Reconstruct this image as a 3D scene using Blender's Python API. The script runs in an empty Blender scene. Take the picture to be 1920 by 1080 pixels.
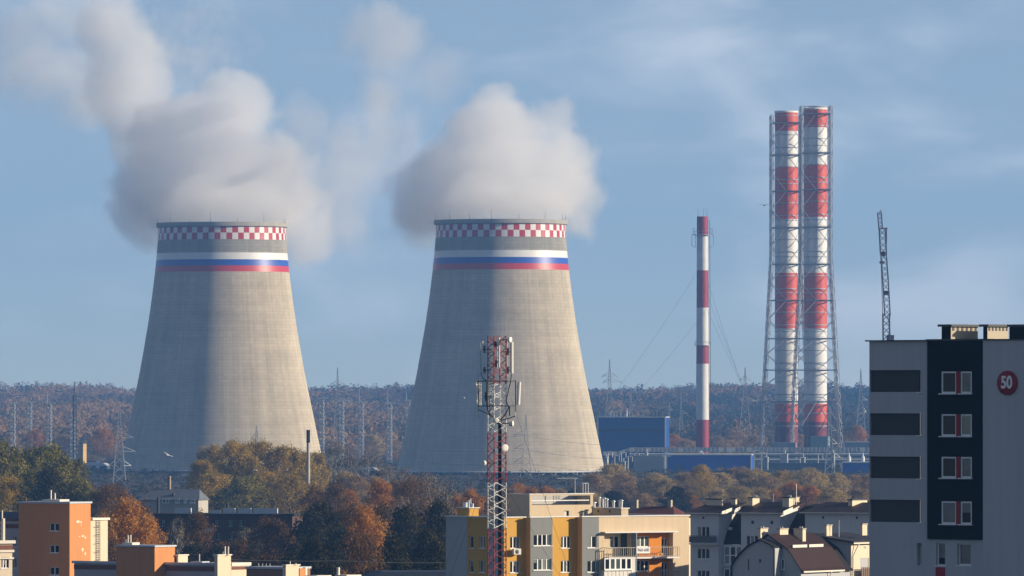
SUN_E, SKY_E, SKY_LIFT, EXPOSURE = 5.0, .075, .03, 0.44
SKY_TINT = (1.10, 1.05, 1.10)
CLOUD_COL = (8.6, 9.0, 9.6)
VEIL_COL = (6.2, 7.8, 9.0)
HAZE_D, HAZE_COL = 7.0e-5, (.20, .47, 1.0)
import bpy, math, random
import numpy as np
from mathutils import Vector, Matrix
random.seed(7); rng = np.random.default_rng(7)
R = math.radians
F, CX, HY, EYE = 14000.0, 960.0, 749.0, 40.0      # focal length in pixels, principal point, eye height
SC = bpy.context.scene
COL = SC.collection

def at(px, py, D):
    """World point seen at photo pixel (px, py) when it stands D metres away."""
    return Vector(((px - CX) * D / F, D, EYE - (py - HY) * D / F))
def zat(py, D): return EYE - (py - HY) * D / F
def xat(px, D): return (px - CX) * D / F

# ------------------------------------------------------------------ materials
def nodes_of(name):
    m = bpy.data.materials.new(name); m.use_nodes = True
    nt = m.node_tree; nt.nodes.clear()
    return m, nt
def N(nt, t, **kw):
    n = nt.nodes.new(t)
    for k, v in kw.items():
        if k.startswith('i_'):
            key = k[2:]
            n.inputs[int(key) if key.isdigit() else key].default_value = v
        else: setattr(n, k, v)
    return n
def L(nt, a, b): nt.links.new(a, b)
def math_(nt, op, a, b=None, c=None, clamp=False):
    n = nt.nodes.new('ShaderNodeMath'); n.operation = op; n.use_clamp = clamp
    for i, v in enumerate((a, b, c)):
        if v is None: continue
        if hasattr(v, 'is_linked') or hasattr(v, 'links'): nt.links.new(v, n.inputs[i])
        else: n.inputs[i].default_value = v
    return n.outputs[0]
def mixc(nt, fac, a, b, blend='MIX'):
    n = nt.nodes.new('ShaderNodeMix'); n.data_type = 'RGBA'; n.blend_type = blend
    for s, v in ((n.inputs[0], fac), (n.inputs[6], a), (n.inputs[7], b)):
        if hasattr(v, 'links'): nt.links.new(v, s)
        elif isinstance(v, (tuple, list)): s.default_value = (*v[:3], 1)
        else: s.default_value = v
    return n.outputs[2]

MATS = {}
def mat(name, col, rough=.85, var=.18, scale=.35, streak=.0, spec=.3, metal=0.0, bump=0.0, fine=0.0):
    if name in MATS: return MATS[name]
    m, nt = nodes_of(name)
    out = N(nt, 'ShaderNodeOutputMaterial'); p = N(nt, 'ShaderNodeBsdfPrincipled')
    L(nt, p.outputs[0], out.inputs[0])
    p.inputs['Roughness'].default_value = rough; p.inputs['Metallic'].default_value = metal
    p.inputs['Specular IOR Level'].default_value = spec
    tc = N(nt, 'ShaderNodeTexCoord')
    n1 = N(nt, 'ShaderNodeTexNoise', i_Scale=scale, i_Detail=5.0, i_Roughness=.6)
    L(nt, tc.outputs['Object'], n1.inputs['Vector'])
    f = math_(nt, 'MULTIPLY_ADD', n1.outputs[0], var * 2, 1 - var)
    if streak:
        mp = N(nt, 'ShaderNodeMapping'); mp.inputs['Scale'].default_value = (2.2, 2.2, .12)
        L(nt, tc.outputs['Object'], mp.inputs[0])
        n2 = N(nt, 'ShaderNodeTexNoise', i_Scale=1.0, i_Detail=4.0)
        L(nt, mp.outputs[0], n2.inputs['Vector'])
        f = math_(nt, 'MULTIPLY', f, math_(nt, 'MULTIPLY_ADD', n2.outputs[0], streak * 2, 1 - streak))
    if fine:
        n3 = N(nt, 'ShaderNodeTexNoise', i_Scale=6.0, i_Detail=3.0)
        L(nt, tc.outputs['Object'], n3.inputs['Vector'])
        f = math_(nt, 'MULTIPLY', f, math_(nt, 'MULTIPLY_ADD', n3.outputs[0], fine * 2, 1 - fine))
    c = mixc(nt, 1.0, col, f, 'MULTIPLY')
    L(nt, c, p.inputs['Base Color'])
    if bump:
        b = N(nt, 'ShaderNodeBump', i_Strength=bump, i_Distance=.05)
        n4 = N(nt, 'ShaderNodeTexNoise', i_Scale=8.0, i_Detail=4.0)
        L(nt, tc.outputs['Object'], n4.inputs['Vector']); L(nt, n4.outputs[0], b.inputs['Height'])
        L(nt, b.outputs[0], p.inputs['Normal'])
    MATS[name] = m
    return m

# ------------------------------------------------------------------ mesh builder
class MB:
    def __init__(s, M=None):
        s.v = []; s.f = []; s.m = []; s.sm = []; s.M = M
    def add(s, vs, fs, mi=0, smooth=False):
        o = len(s.v)
        if s.M is not None: vs = [s.M @ Vector(p) for p in vs]
        s.v += [tuple(p) for p in vs]
        for f in fs:
            s.f.append(tuple(i + o for i in f)); s.m.append(mi); s.sm.append(smooth)
        return s
    def box(s, x0, x1, y0, y1, z0, z1, mi=0):
        vs = [(x0,y0,z0),(x1,y0,z0),(x1,y1,z0),(x0,y1,z0),(x0,y0,z1),(x1,y0,z1),(x1,y1,z1),(x0,y1,z1)]
        return s.add(vs, [(0,3,2,1),(4,5,6,7),(0,1,5,4),(1,2,6,5),(2,3,7,6),(3,0,4,7)], mi)
    def beam(s, p, q, w, mi=0, h=None):
        p = Vector(p); q = Vector(q); d = q - p
        if d.length < 1e-6: return s
        d.normalize(); up = Vector((0,0,1)) if abs(d.z) < .95 else Vector((1,0,0))
        a = d.cross(up).normalized(); b = a.cross(d).normalized()
        a = a * (w / 2); b = b * ((h or w) / 2)
        vs = [p-a-b, p+a-b, p+a+b, p-a+b, q-a-b, q+a-b, q+a+b, q-a+b]
        return s.add(vs, [(0,3,2,1),(4,5,6,7),(0,1,5,4),(1,2,6,5),(2,3,7,6),(3,0,4,7)], mi)
    def tube(s, p, q, r, r2=None, n=10, mi=0, cap=True):
        p = Vector(p); q = Vector(q); d = (q - p).normalized(); r2 = r if r2 is None else r2
        up = Vector((0,0,1)) if abs(d.z) < .95 else Vector((1,0,0))
        a = d.cross(up).normalized(); b = a.cross(d).normalized()
        vs = []
        for c, rr in ((p, r), (q, r2)):
            for k in range(n):
                t = 2 * math.pi * k / n
                vs.append(c + a * (rr * math.cos(t)) + b * (rr * math.sin(t)))
        fs = [(k, (k+1) % n, n + (k+1) % n, n + k) for k in range(n)]
        s.add(vs, fs, mi, True)
        if cap: s.add(vs, [tuple(range(n-1, -1, -1)), tuple(range(n, 2*n))], mi)
        return s
    def path(s, pts, r, n=6, mi=0):
        for a, b in zip(pts[:-1], pts[1:]): s.tube(a, b, r, r, n, mi)
        return s
    def lathe(s, prof, n=32, c=(0,0,0), mis=None, smooth=True, close=False):
        vs = []
        for (r, z) in prof:
            for k in range(n):
                t = 2 * math.pi * k / n
                vs.append((c[0] + r*math.cos(t), c[1] + r*math.sin(t), c[2] + z))
        for i in range(len(prof) - 1):
            fs = [(i*n+k, i*n+(k+1) % n, (i+1)*n+(k+1) % n, (i+1)*n+k) for k in range(n)]
            if i == 0: o = len(s.v); s.add(vs, fs, mis[i] if mis else 0, smooth)
            else:
                for f in fs:
                    s.f.append(tuple(j + o for j in f)); s.m.append(mis[i] if mis else 0); s.sm.append(smooth)
        return s
    def prism(s, poly, y0, y1, mi=0, mside=None):
        """Polygon in the x-z plane (counter-clockwise seen from -y) extruded from y0 to y1."""
        n = len(poly)
        vs = [(x, y0, z) for x, z in poly] + [(x, y1, z) for x, z in poly]
        s.add(vs, [tuple(range(n)), tuple(range(2*n-1, n-1, -1))], mi)
        return s.add(vs, [(k, n+k, n+(k+1) % n, (k+1) % n) for k in range(n)], mi if mside is None else mside)
    def wall(s, x0, x1, z0, z1, y, holes=(), depth=.25, mi=0):
        """A wall face towards -y with real openings and their reveals."""
        xs = sorted({x0, x1, *[h[0] for h in holes], *[h[1] for h in holes]})
        zs = sorted({z0, z1, *[h[2] for h in holes], *[h[3] for h in holes]})
        xs = [x for x in xs if x0 <= x <= x1]; zs = [z for z in zs if z0 <= z <= z1]
        for a, b in zip(xs[:-1], xs[1:]):
            for c, d in zip(zs[:-1], zs[1:]):
                mx, mz = (a+b)/2, (c+d)/2
                if any(h[0] < mx < h[1] and h[2] < mz < h[3] for h in holes): continue
                s.add([(a,y,c),(b,y,c),(b,y,d),(a,y,d)], [(0,1,2,3)], mi)
        for a, b, c, d in holes:
            c = max(c, z0); e = y + depth
            s.add([(a,y,c),(a,e,c),(a,e,d),(a,y,d)], [(0,1,2,3)], mi)
            s.add([(b,y,c),(b,y,d),(b,e,d),(b,e,c)], [(0,1,2,3)], mi)
            s.add([(a,y,d),(a,e,d),(b,e,d),(b,y,d)], [(0,1,2,3)], mi)
            s.add([(a,y,c),(b,y,c),(b,e,c),(a,e,c)], [(0,1,2,3)], mi)
        return s
    def build(s, name, mats, parent=None):
        me = bpy.data.meshes.new(name)
        me.from_pydata(s.v, [], s.f)
        if not isinstance(mats, (list, tuple)): mats = [mats]
        for m in mats: me.materials.append(m)
        if s.f:
            me.polygons.foreach_set('material_index', s.m)
            me.polygons.foreach_set('use_smooth', s.sm)
        me.update()
        o = bpy.data.objects.new(name, me); COL.objects.link(o)
        if parent is not None: o.parent = parent
        return o

def tag(o, label=None, cat=None, group=None, kind=None):
    for k, v in (('label', label), ('category', cat), ('group', group), ('kind', kind)):
        if v: o[k] = v
    return o
def thing(name, label, cat, loc=(0,0,0), rotz=0.0, group=None):
    o = bpy.data.objects.new(name, None); COL.objects.link(o)
    o.location = loc; o.rotation_euler = (0, 0, rotz); o.empty_display_size = .5
    return tag(o, label, cat, group)
KIDS = {}
def copy_tree(src, parent=None):
    c = src.copy(); COL.objects.link(c)
    c.parent = parent
    for ch in list(src.children): copy_tree(ch, c)
    return c

class Facade:
    """Local frame of a building: x along its front wall, -y out of it, turned by a about its corner."""
    def __init__(s, px, D, a):
        s.O = Vector((xat(px, D), D, 0)); s.a = a; s.c = math.cos(a); s.s = math.sin(a)
    def x(s, px, y=0.0):
        k = (px - CX) / F
        ox = s.O.x - y * s.s; oy = s.O.y + y * s.c
        return (k * oy - ox) / (s.c - k * s.s)
    def y(s, px, x=0.0):
        k = (px - CX) / F
        ox = s.O.x + x * s.c; oy = s.O.y + x * s.s
        return (k * oy - ox) / (-s.s - k * s.c)
    def z(s, py, x=0.0, y=0.0): return zat(py, s.O.y + x * s.s + y * s.c)

STEEL = mat('galvanised_steel', (.44, .46, .48), .55, .15, .2, metal=.2)
DKSTEEL = mat('dark_steel', (.06, .065, .07), .6, .15, .5)
WHITEP = mat('white_frame', (.80, .80, .78), .5, .05)
GLASS = mat('window_glass', (.010, .013, .017), .06, .5, .6, spec=.15)
GLASSG = mat('greenish_glass', (.05, .085, .08), .08, .5, .6, spec=.6)
CURTAIN = mat('curtained_glass', (.17, .17, .16), .25, .5, 1.2, spec=.4)
WR = random.Random(3)
ROOFMET = mat('pale_roof_metal', (.55, .57, .6), .45, .12, .3, metal=.2)

def window(parent, M, x0, x1, z0, z1, y, cols=2, rows=1, fr=None, glass=None, sill=True, bw=.07, name='window'):
    fr = fr or WHITEP; glass = glass or GLASS
    b = MB(M); t = bw
    b.box(x0, x1, y, y+.09, z0, z0+t); b.box(x0, x1, y, y+.09, z1-t, z1)
    b.box(x0, x0+t, y+.001, y+.089, z0+t, z1-t); b.box(x1-t, x1, y+.001, y+.089, z0+t, z1-t)
    for k in range(1, cols):
        xm = x0 + (x1-x0)*k/cols
        b.box(xm-t*.9, xm+t*.9, y-.002, y+.088, z0+t, z1-t)
    for k in range(1, rows):
        zm = z0 + (z1-z0)*k/rows
        b.box(x0+t, x1-t, y+.003, y+.086, zm-t*.5, zm+t*.5)
    if sill: b.box(x0-.1, x1+.1, y-.22, y-.003, z0-.07, z0-.005)
    w = b.build(name, fr, parent)
    g = MB(M); gs = [glass, CURTAIN, GLASSG] if glass is GLASS else [glass]
    for k in range(cols):
        a, b2 = x0+t*.5+(x1-x0-t)*k/cols, x0+t*.5+(x1-x0-t)*(k+1)/cols; u = WR.random()
        mi = 0 if len(gs) == 1 or u < .62 else (1 if u < .84 else 2)
        zs = z0+t*.5 if mi != 1 or WR.random() < .6 else z0 + (z1-z0)*WR.uniform(.3,.7)
        g.add([(a,y+.05,zs),(b2,y+.05,zs),(b2,y+.05,z1-t*.5),(a,y+.05,z1-t*.5)], [(0,1,2,3)], mi)
        if zs > z0+t*.6: g.add([(a,y+.05,z0+t*.5),(b2,y+.05,z0+t*.5),(b2,y+.05,zs),(a,y+.05,zs)], [(0,1,2,3)], 0)
    g.build('pane', gs, w)
    return w
# ------------------------------------------------------------------ camera, sun, sky
cam = bpy.data.cameras.new('camera'); camo = bpy.data.objects.new('camera', cam); COL.objects.link(camo)
camo.location = (0, 0, EYE); camo.rotation_euler = (R(90), 0, 0)
cam.sensor_width = 36.0; cam.lens = F / 1920 * 36; cam.shift_y = 209 / 1920
cam.clip_start = 1; cam.clip_end = 60000
SC.camera = camo
SUN_AZ, SUN_EL = 83.0, 16.0        # azimuth from the direction towards the camera, turning to the right
sdir = Vector((math.sin(R(SUN_AZ)) * math.cos(R(SUN_EL)), -math.cos(R(SUN_AZ)) * math.cos(R(SUN_EL)), math.sin(R(SUN_EL))))
sun = bpy.data.lights.new('sun', 'SUN'); suno = bpy.data.objects.new('sun', sun); COL.objects.link(suno)
sun.energy = SUN_E; sun.angle = R(.5); sun.color = (1.0, .85, .64)
suno.rotation_euler = (-sdir).to_track_quat('-Z', 'Y').to_euler()

w = bpy.data.worlds.new('World'); SC.world = w; w.use_nodes = True
nt = w.node_tree; nt.nodes.clear()
wo = N(nt, 'ShaderNodeOutputWorld'); bg = N(nt, 'ShaderNodeBackground'); L(nt, bg.outputs[0], wo.inputs[0])
bg.inputs['Strength'].default_value = SKY_E
sky = N(nt, 'ShaderNodeTexSky'); sky.sky_type = 'NISHITA'; sky.sun_disc = False
sky.sun_elevation = R(SUN_EL); sky.sun_rotation = math.atan2(sdir.x, sdir.y)
sky.air_density = 1.0; sky.dust_density = .2; sky.ozone_density = 3.0; sky.altitude = 100
tc = N(nt, 'ShaderNodeTexCoord')
# the clear autumn air: look a little higher into the sky model than the bare horizon
vm = N(nt, 'ShaderNodeVectorMath', operation='MULTIPLY_ADD'); L(nt, tc.outputs['Generated'], vm.inputs[0])
vm.inputs[1].default_value = (1, 1, 3.0); vm.inputs[2].default_value = (0, 0, SKY_LIFT)
nrm = N(nt, 'ShaderNodeVectorMath', operation='NORMALIZE'); L(nt, vm.outputs[0], nrm.inputs[0])
L(nt, nrm.outputs[0], sky.inputs[0])
# thin high cloud
mp = N(nt, 'ShaderNodeMapping'); mp.inputs['Scale'].default_value = (26, 26, 60); mp.inputs['Rotation'].default_value = (0, R(14), 0)
mp.inputs['Location'].default_value = (3.1, 0, 1.7)
L(nt, tc.outputs['Generated'], mp.inputs[0])
cn = N(nt, 'ShaderNodeTexNoise', i_Scale=1.0, i_Detail=6.0, i_Roughness=.5, i_Distortion=.4); L(nt, mp.outputs[0], cn.inputs['Vector'])
cf = N(nt, 'ShaderNodeMapRange', interpolation_type='SMOOTHSTEP'); L(nt, cn.outputs[0], cf.inputs[0])
for k, v in ((1, .46), (2, .76), (3, 0.0), (4, .60)): cf.inputs[k].default_value = v
lum = mixc(nt, 1.0, sky.outputs[0], SKY_TINT, 'MULTIPLY')
spz = N(nt, 'ShaderNodeSeparateXYZ'); L(nt, tc.outputs['Generated'], spz.inputs[0])
low = N(nt, 'ShaderNodeMapRange', interpolation_type='SMOOTHSTEP'); L(nt, spz.outputs[2], low.inputs[0])
for k, v in ((1, .0), (2, .26), (3, .36), (4, .0)): low.inputs[k].default_value = v      # thin veil of cirrus low in the sky
cl = mixc(nt, cf.outputs[0], mixc(nt, low.outputs[0], lum, VEIL_COL), CLOUD_COL)
L(nt, cl, bg.inputs[0])

SC.view_settings.view_transform = 'Standard'; SC.view_settings.look = 'None'
SC.view_settings.exposure = EXPOSURE; SC.view_settings.gamma = 1.0
cy = SC.cycles
cy.use_denoising = True; cy.use_adaptive_sampling = True; cy.adaptive_threshold = .02
cy.max_bounces = 26; cy.diffuse_bounces = 3; cy.glossy_bounces = 2; cy.transmission_bounces = 3; cy.volume_bounces = 24; cy.transparent_max_bounces = 6
cy.volume_step_rate = .6; cy.volume_max_steps = 128; cy.caustics_reflective = False; cy.caustics_refractive = False

# ------------------------------------------------------------------ air
m, nt = nodes_of('autumn_haze')
out = N(nt, 'ShaderNodeOutputMaterial'); pv = N(nt, 'ShaderNodeVolumePrincipled'); L(nt, pv.outputs[0], out.inputs['Volume'])
pv.inputs['Color'].default_value = (*HAZE_COL, 1); pv.inputs['Density'].default_value = HAZE_D; pv.inputs['Anisotropy'].default_value = 0.0
HX, HTOP, HFAR = 2200, 300, 9950
h = MB().box(-HX, HX, -80, HFAR, -2, HTOP).build('haze', m); h['kind'] = 'stuff'

# ------------------------------------------------------------------ ground
def hill(x, y):
    t = np.clip((y - 5000) / 4200.0, 0, 1); s = t*t*(3-2*t)
    n = 5*np.sin(x/170.0+1.3)*np.cos(y/600.0) + 4*np.sin(x/67.0+y/900.0) + 3.0*np.sin(x/300.0 + .5)
    return s * (34 + n*.8)
gx = np.linspace(-2100, 2100, 85); gy = np.concatenate([np.linspace(-60, 4800, 20), np.linspace(5000, 9850, 52)])
X, Y = np.meshgrid(gx, gy); Z = hill(X, Y)
g = MB(); nx = len(gx)
g.v = list(zip(X.ravel().tolist(), Y.ravel().tolist(), Z.ravel().tolist()))
for j in range(len(gy)-1):
    for i in range(nx-1):
        g.f.append((j*nx+i, j*nx+i+1, (j+1)*nx+i+1, (j+1)*nx+i)); g.m.append(0); g.sm.append(True)
go = g.build('ground', mat('autumn_ground', (.028, .027, .02), .95, .5, .02, fine=.3)); go['kind'] = 'structure'

# ------------------------------------------------------------------ far forest: thousands of crowns that read as one mass
def leaf_quads(cen, size, up=.0, out=None):
    """Arrays of quad corners (n,4,3): one small leaf clump per centre, turned at random but leaning outwards from its crown."""
    n = len(cen)
    nv = rng.normal(size=(n, 3)); nv[:, 2] += up
    if out is not None: nv = nv*.62 + out
    nv /= np.linalg.norm(nv, axis=1)[:, None]
    t = rng.normal(size=(n, 3)); u = np.cross(nv, t); u /= np.linalg.norm(u, axis=1)[:, None]; v = np.cross(nv, u)
    s = (size * (.6 + .8*rng.random(n)))[:, None]
    a = u*s*.5; b = v*s*.5*(.55 + .45*rng.random(n))[:, None]
    return np.stack([cen-a, cen-b, cen+a, cen+b], 1)
def quads_mesh(name, q, tint, mats, mi=None):
    n = len(q); me = bpy.data.meshes.new(name)
    me.vertices.add(4*n); me.loops.add(4*n); me.polygons.add(n)
    me.vertices.foreach_set('co', q.reshape(-1).astype(np.float32))
    me.loops.foreach_set('vertex_index', np.arange(4*n, dtype=np.int32))
    me.polygons.foreach_set('loop_start', np.arange(0, 4*n, 4, dtype=np.int32))
    me.polygons.foreach_set('loop_total', np.full(n, 4, dtype=np.int32))
    for m in (mats if isinstance(mats, (list, tuple)) else [mats]): me.materials.append(m)
    if mi is not None: me.polygons.foreach_set('material_index', mi.astype(np.int32))
    a = me.attributes.new('tint', 'FLOAT', 'FACE'); a.data.foreach_set('value', tint.astype(np.float32))
    me.update(calc_edges=True)
    return me
def leaf_mat(name, stops, obj_var=.25, transl=.3):
    m, nt = nodes_of(name)
    out = N(nt, 'ShaderNodeOutputMaterial'); at_ = N(nt, 'ShaderNodeAttribute', attribute_name='tint')
    cr = N(nt, 'ShaderNodeValToRGB'); e = cr.color_ramp.elements
    while len(e) < len(stops): e.new(.5)
    for k, (p, c) in enumerate(stops): e[k].position = p; e[k].color = (*c, 1)
    oi = N(nt, 'ShaderNodeObjectInfo')
    L(nt, math_(nt, 'ADD', at_.outputs['Fac'], math_(nt, 'MULTIPLY_ADD', oi.outputs['Random'], obj_var, -obj_var/2), clamp=True), cr.inputs[0])
    d = N(nt, 'ShaderNodeBsdfDiffuse'); t = N(nt, 'ShaderNodeBsdfTranslucent'); mx = N(nt, 'ShaderNodeMixShader', i_0=transl)
    for s in (d, t): L(nt, cr.outputs[0], s.inputs['Color'])
    L(nt, d.outputs[0], mx.inputs[1]); L(nt, t.outputs[0], mx.inputs[2]); L(nt, mx.outputs[0], out.inputs[0])
    return m
FOREST = leaf_mat('far_forest_leaves', [(0, (.035,.048,.032)), (.35, (.085,.078,.05)), (.6, (.17,.125,.07)), (.8, (.32,.19,.085)), (1, (.45,.28,.11))], 0, .45)
nT = 6800
D = 5000 + 4700 * rng.random(nT)**.8
px = -80 + 2080 * rng.random(nT)
x = (px - CX) * D / F; keep = np.ones(nT, bool)
hgt = 13 + 8*rng.random(nT); rad = 5.5 + 6*rng.random(nT)**2
# species patches: slow noise decides the colour of whole groves
def lump(x, y, sc, seed):
    """Smooth value noise on a grid, 0..1."""
    q = np.random.default_rng(seed).random((97, 97)); u = (x/sc) % 96; v = (y/sc) % 96
    i = u.astype(int); j = v.astype(int); fu = u-i; fv = v-j; fu = fu*fu*(3-2*fu); fv = fv*fv*(3-2*fv)
    return (q[i,j]*(1-fu)+q[i+1,j]*fu)*(1-fv) + (q[i,j+1]*(1-fu)+q[i+1,j+1]*fu)*fv
patch = .62*lump(x+5000, D*.35, 70, 3) + .38*lump(x+3000, D*.5, 24, 4)
hgt *= .72 + .62*lump(x+4000, D*.4, 45, 8); rad *= .8 + .5*lump(x+2000, D*.4, 30, 9)
tint0 = np.clip((patch-.5)*1.7 + .40 + .34*(px < 760) + .06*np.sin(px/130) + .07*rng.normal(size=nT), 0, 1)
K = 120
d = rng.normal(size=(nT, K, 3)); d /= np.linalg.norm(d, axis=2)[:, :, None]
rr = (.55 + .5*rng.random((nT, K, 1)))
cen = np.stack([x, D, hill(x, D) + hgt*.52], 1)[:, None, :] + d*rr*np.stack([rad, rad, hgt*.5], 1)[:, None, :]
sz = np.repeat(rad*.30, K); tt = np.repeat(tint0, K) + .10*rng.normal(size=nT*K)
ff = bpy.data.objects.new('far_forest', quads_mesh('far_forest', leaf_quads(cen.reshape(-1, 3), sz, .6, d.reshape(-1, 3)*.3), np.clip(tt, 0, 1), FOREST)); COL.objects.link(ff)
tag(ff, 'hazy autumn forest covering the far hills', 'forest', None, 'stuff')

# ------------------------------------------------------------------ scrub and rough grass over the plain
nS = 5200
D = 1250 + 3650*rng.random(nS)**.75; px = -60 + 2040*rng.random(nS); x = (px-CX)*D/F
hs = (1.0 + 2.6*rng.random(nS)**2) ; rs = 1.6 + 3.2*rng.random(nS); K = 22
d = rng.normal(size=(nS, K, 3)); d /= np.linalg.norm(d, axis=2)[:, :, None]; d[:, :, 2] = np.abs(d[:, :, 2])
ok = np.hypot(x - xat(939, 4000), D-4000) > 62; ok &= np.hypot(x - xat(416.5, 4185), D-4185) > 64
cen = np.stack([x, D, np.zeros(nS)], 1)[:, None, :] + d*(.5+.5*rng.random((nS, K, 1)))*np.stack([rs, rs, hs], 1)[:, None, :]
cen = cen[ok].reshape(-1, 3); k_ = int(ok.sum())
SCRUB = leaf_mat('scrub_leaves', [(0, (.03,.032,.016)), (.5, (.075,.06,.03)), (1, (.19,.13,.055))], 0)
tt = np.clip(np.repeat(rng.random(k_)*.8, K) + .15*rng.normal(size=k_*K), 0, 1)
so = bpy.data.objects.new('undergrowth', quads_mesh('undergrowth', leaf_quads(cen, np.full(k_*K, 1.0), .5, np.broadcast_to(d, (nS, K, 3))[ok].reshape(-1, 3)), tt, SCRUB)); COL.objects.link(so)
tag(so, 'low brown scrub and rough grass covering the plain', 'undergrowth', None, 'stuff')
# ------------------------------------------------------------------ cooling towers
def concrete_mat(name, base, band):
    m, nt = nodes_of(name)
    out = N(nt, 'ShaderNodeOutputMaterial'); p = N(nt, 'ShaderNodeBsdfPrincipled', i_Roughness=.9); L(nt, p.outputs[0], out.inputs[0])
    p.inputs['Specular IOR Level'].default_value = .2; p.inputs['Diffuse Roughness'].default_value = .6
    tc = N(nt, 'ShaderNodeTexCoord'); sp = N(nt, 'ShaderNodeSeparateXYZ'); L(nt, tc.outputs['Object'], sp.inputs[0])
    ang = math_(nt, 'ARCTAN2', sp.outputs[1], sp.outputs[0])
    u = math_(nt, 'MULTIPLY', ang, 112 / (2*math.pi)); v = math_(nt, 'DIVIDE', sp.outputs[2], 1.75)
    def line(t, wd):
        f = math_(nt, 'FRACT', t); a = math_(nt, 'LESS_THAN', f, wd); return a
    fu, fv = line(u, .09), line(v, .15)
    cb = N(nt, 'ShaderNodeCombineXYZ'); L(nt, math_(nt, 'FLOOR', u), cb.inputs[0]); L(nt, math_(nt, 'FLOOR', v), cb.inputs[1])
    wn = N(nt, 'ShaderNodeTexWhiteNoise', noise_dimensions='2D'); L(nt, cb.outputs[0], wn.inputs['Vector'])
    # rain streaks, running down the shell
    cs = N(nt, 'ShaderNodeCombineXYZ'); L(nt, math_(nt, 'MULTIPLY', ang, 26), cs.inputs[0]); L(nt, math_(nt, 'MULTIPLY', sp.outputs[2], .012), cs.inputs[2])
    ns = N(nt, 'ShaderNodeTexNoise', i_Scale=1.0, i_Detail=6.0, i_Roughness=.65); L(nt, cs.outputs[0], ns.inputs['Vector'])
    nb = N(nt, 'ShaderNodeTexNoise', i_Scale=.06, i_Detail=5.0); L(nt, tc.outputs['Object'], nb.inputs['Vector'])
    f = math_(nt, 'MULTIPLY_ADD', wn.outputs[0], .10, .93)
    cz = N(nt, 'ShaderNodeCombineXYZ'); L(nt, math_(nt, 'MULTIPLY', sp.outputs[2], .32), cz.inputs[2]); L(nt, math_(nt, 'MULTIPLY', ang, .8), cz.inputs[0])
    nz = N(nt, 'ShaderNodeTexNoise', i_Scale=1.0, i_Detail=3.0); L(nt, cz.outputs[0], nz.inputs['Vector'])      # pour rings
    f = math_(nt, 'MULTIPLY', f, math_(nt, 'MULTIPLY_ADD', nz.outputs[0], .34, .83))
    cw = N(nt, 'ShaderNodeCombineXYZ'); L(nt, math_(nt, 'MULTIPLY', ang, 9), cw.inputs[0]); L(nt, math_(nt, 'MULTIPLY', sp.outputs[2], .005), cw.inputs[2])
    nw = N(nt, 'ShaderNodeTexNoise', i_Scale=1.0, i_Detail=4.0); L(nt, cw.outputs[0], nw.inputs['Vector'])      # broad damp streaks
    f = math_(nt, 'MULTIPLY', f, math_(nt, 'MULTIPLY_ADD', nw.outputs[0], .36, .82))
    f = math_(nt, 'MULTIPLY', f, math_(nt, 'MULTIPLY_ADD', ns.outputs[0], .55, .72))
    f = math_(nt, 'MULTIPLY', f, math_(nt, 'MULTIPLY_ADD', nb.outputs[0], .4, .8))
    f = math_(nt, 'MULTIPLY', f, math_(nt, 'SUBTRACT', 1.0, math_(nt, 'MULTIPLY', fv, .12)))
    f = math_(nt, 'MULTIPLY', f, math_(nt, 'SUBTRACT', 1.0, math_(nt, 'MULTIPLY', fu, .08)))
    L(nt, mixc(nt, 1.0, base, f, 'MULTIPLY'), p.inputs['Base Color'])
    return m
CONC = concrete_mat('shell_concrete', (.60, .53, .405), 0)
CONCD = concrete_mat('weathered_concrete', (.41, .395, .345), 0)
T_W = mat('tower_white_paint', (.74, .74, .72), .42, .10, .1, streak=.16, spec=.4)
T_B = mat('tower_blue_paint', (.02, .085, .42), .4, .12, .12, streak=.2, spec=.45)
T_R = mat('tower_red_paint', (.50, .035, .045), .4, .12, .12, streak=.2, spec=.45)
C_R = mat('checker_red_paint', (.42, .035, .05), .4, .1, .1, streak=.1)
C_W = mat('checker_white_paint', (.72, .72, .70), .4, .06, .1, streak=.1)
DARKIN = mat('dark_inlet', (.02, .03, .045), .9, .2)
RIMC = mat('rim_concrete', (.36, .35, .32), .9, .25, .3, streak=.25)

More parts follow.
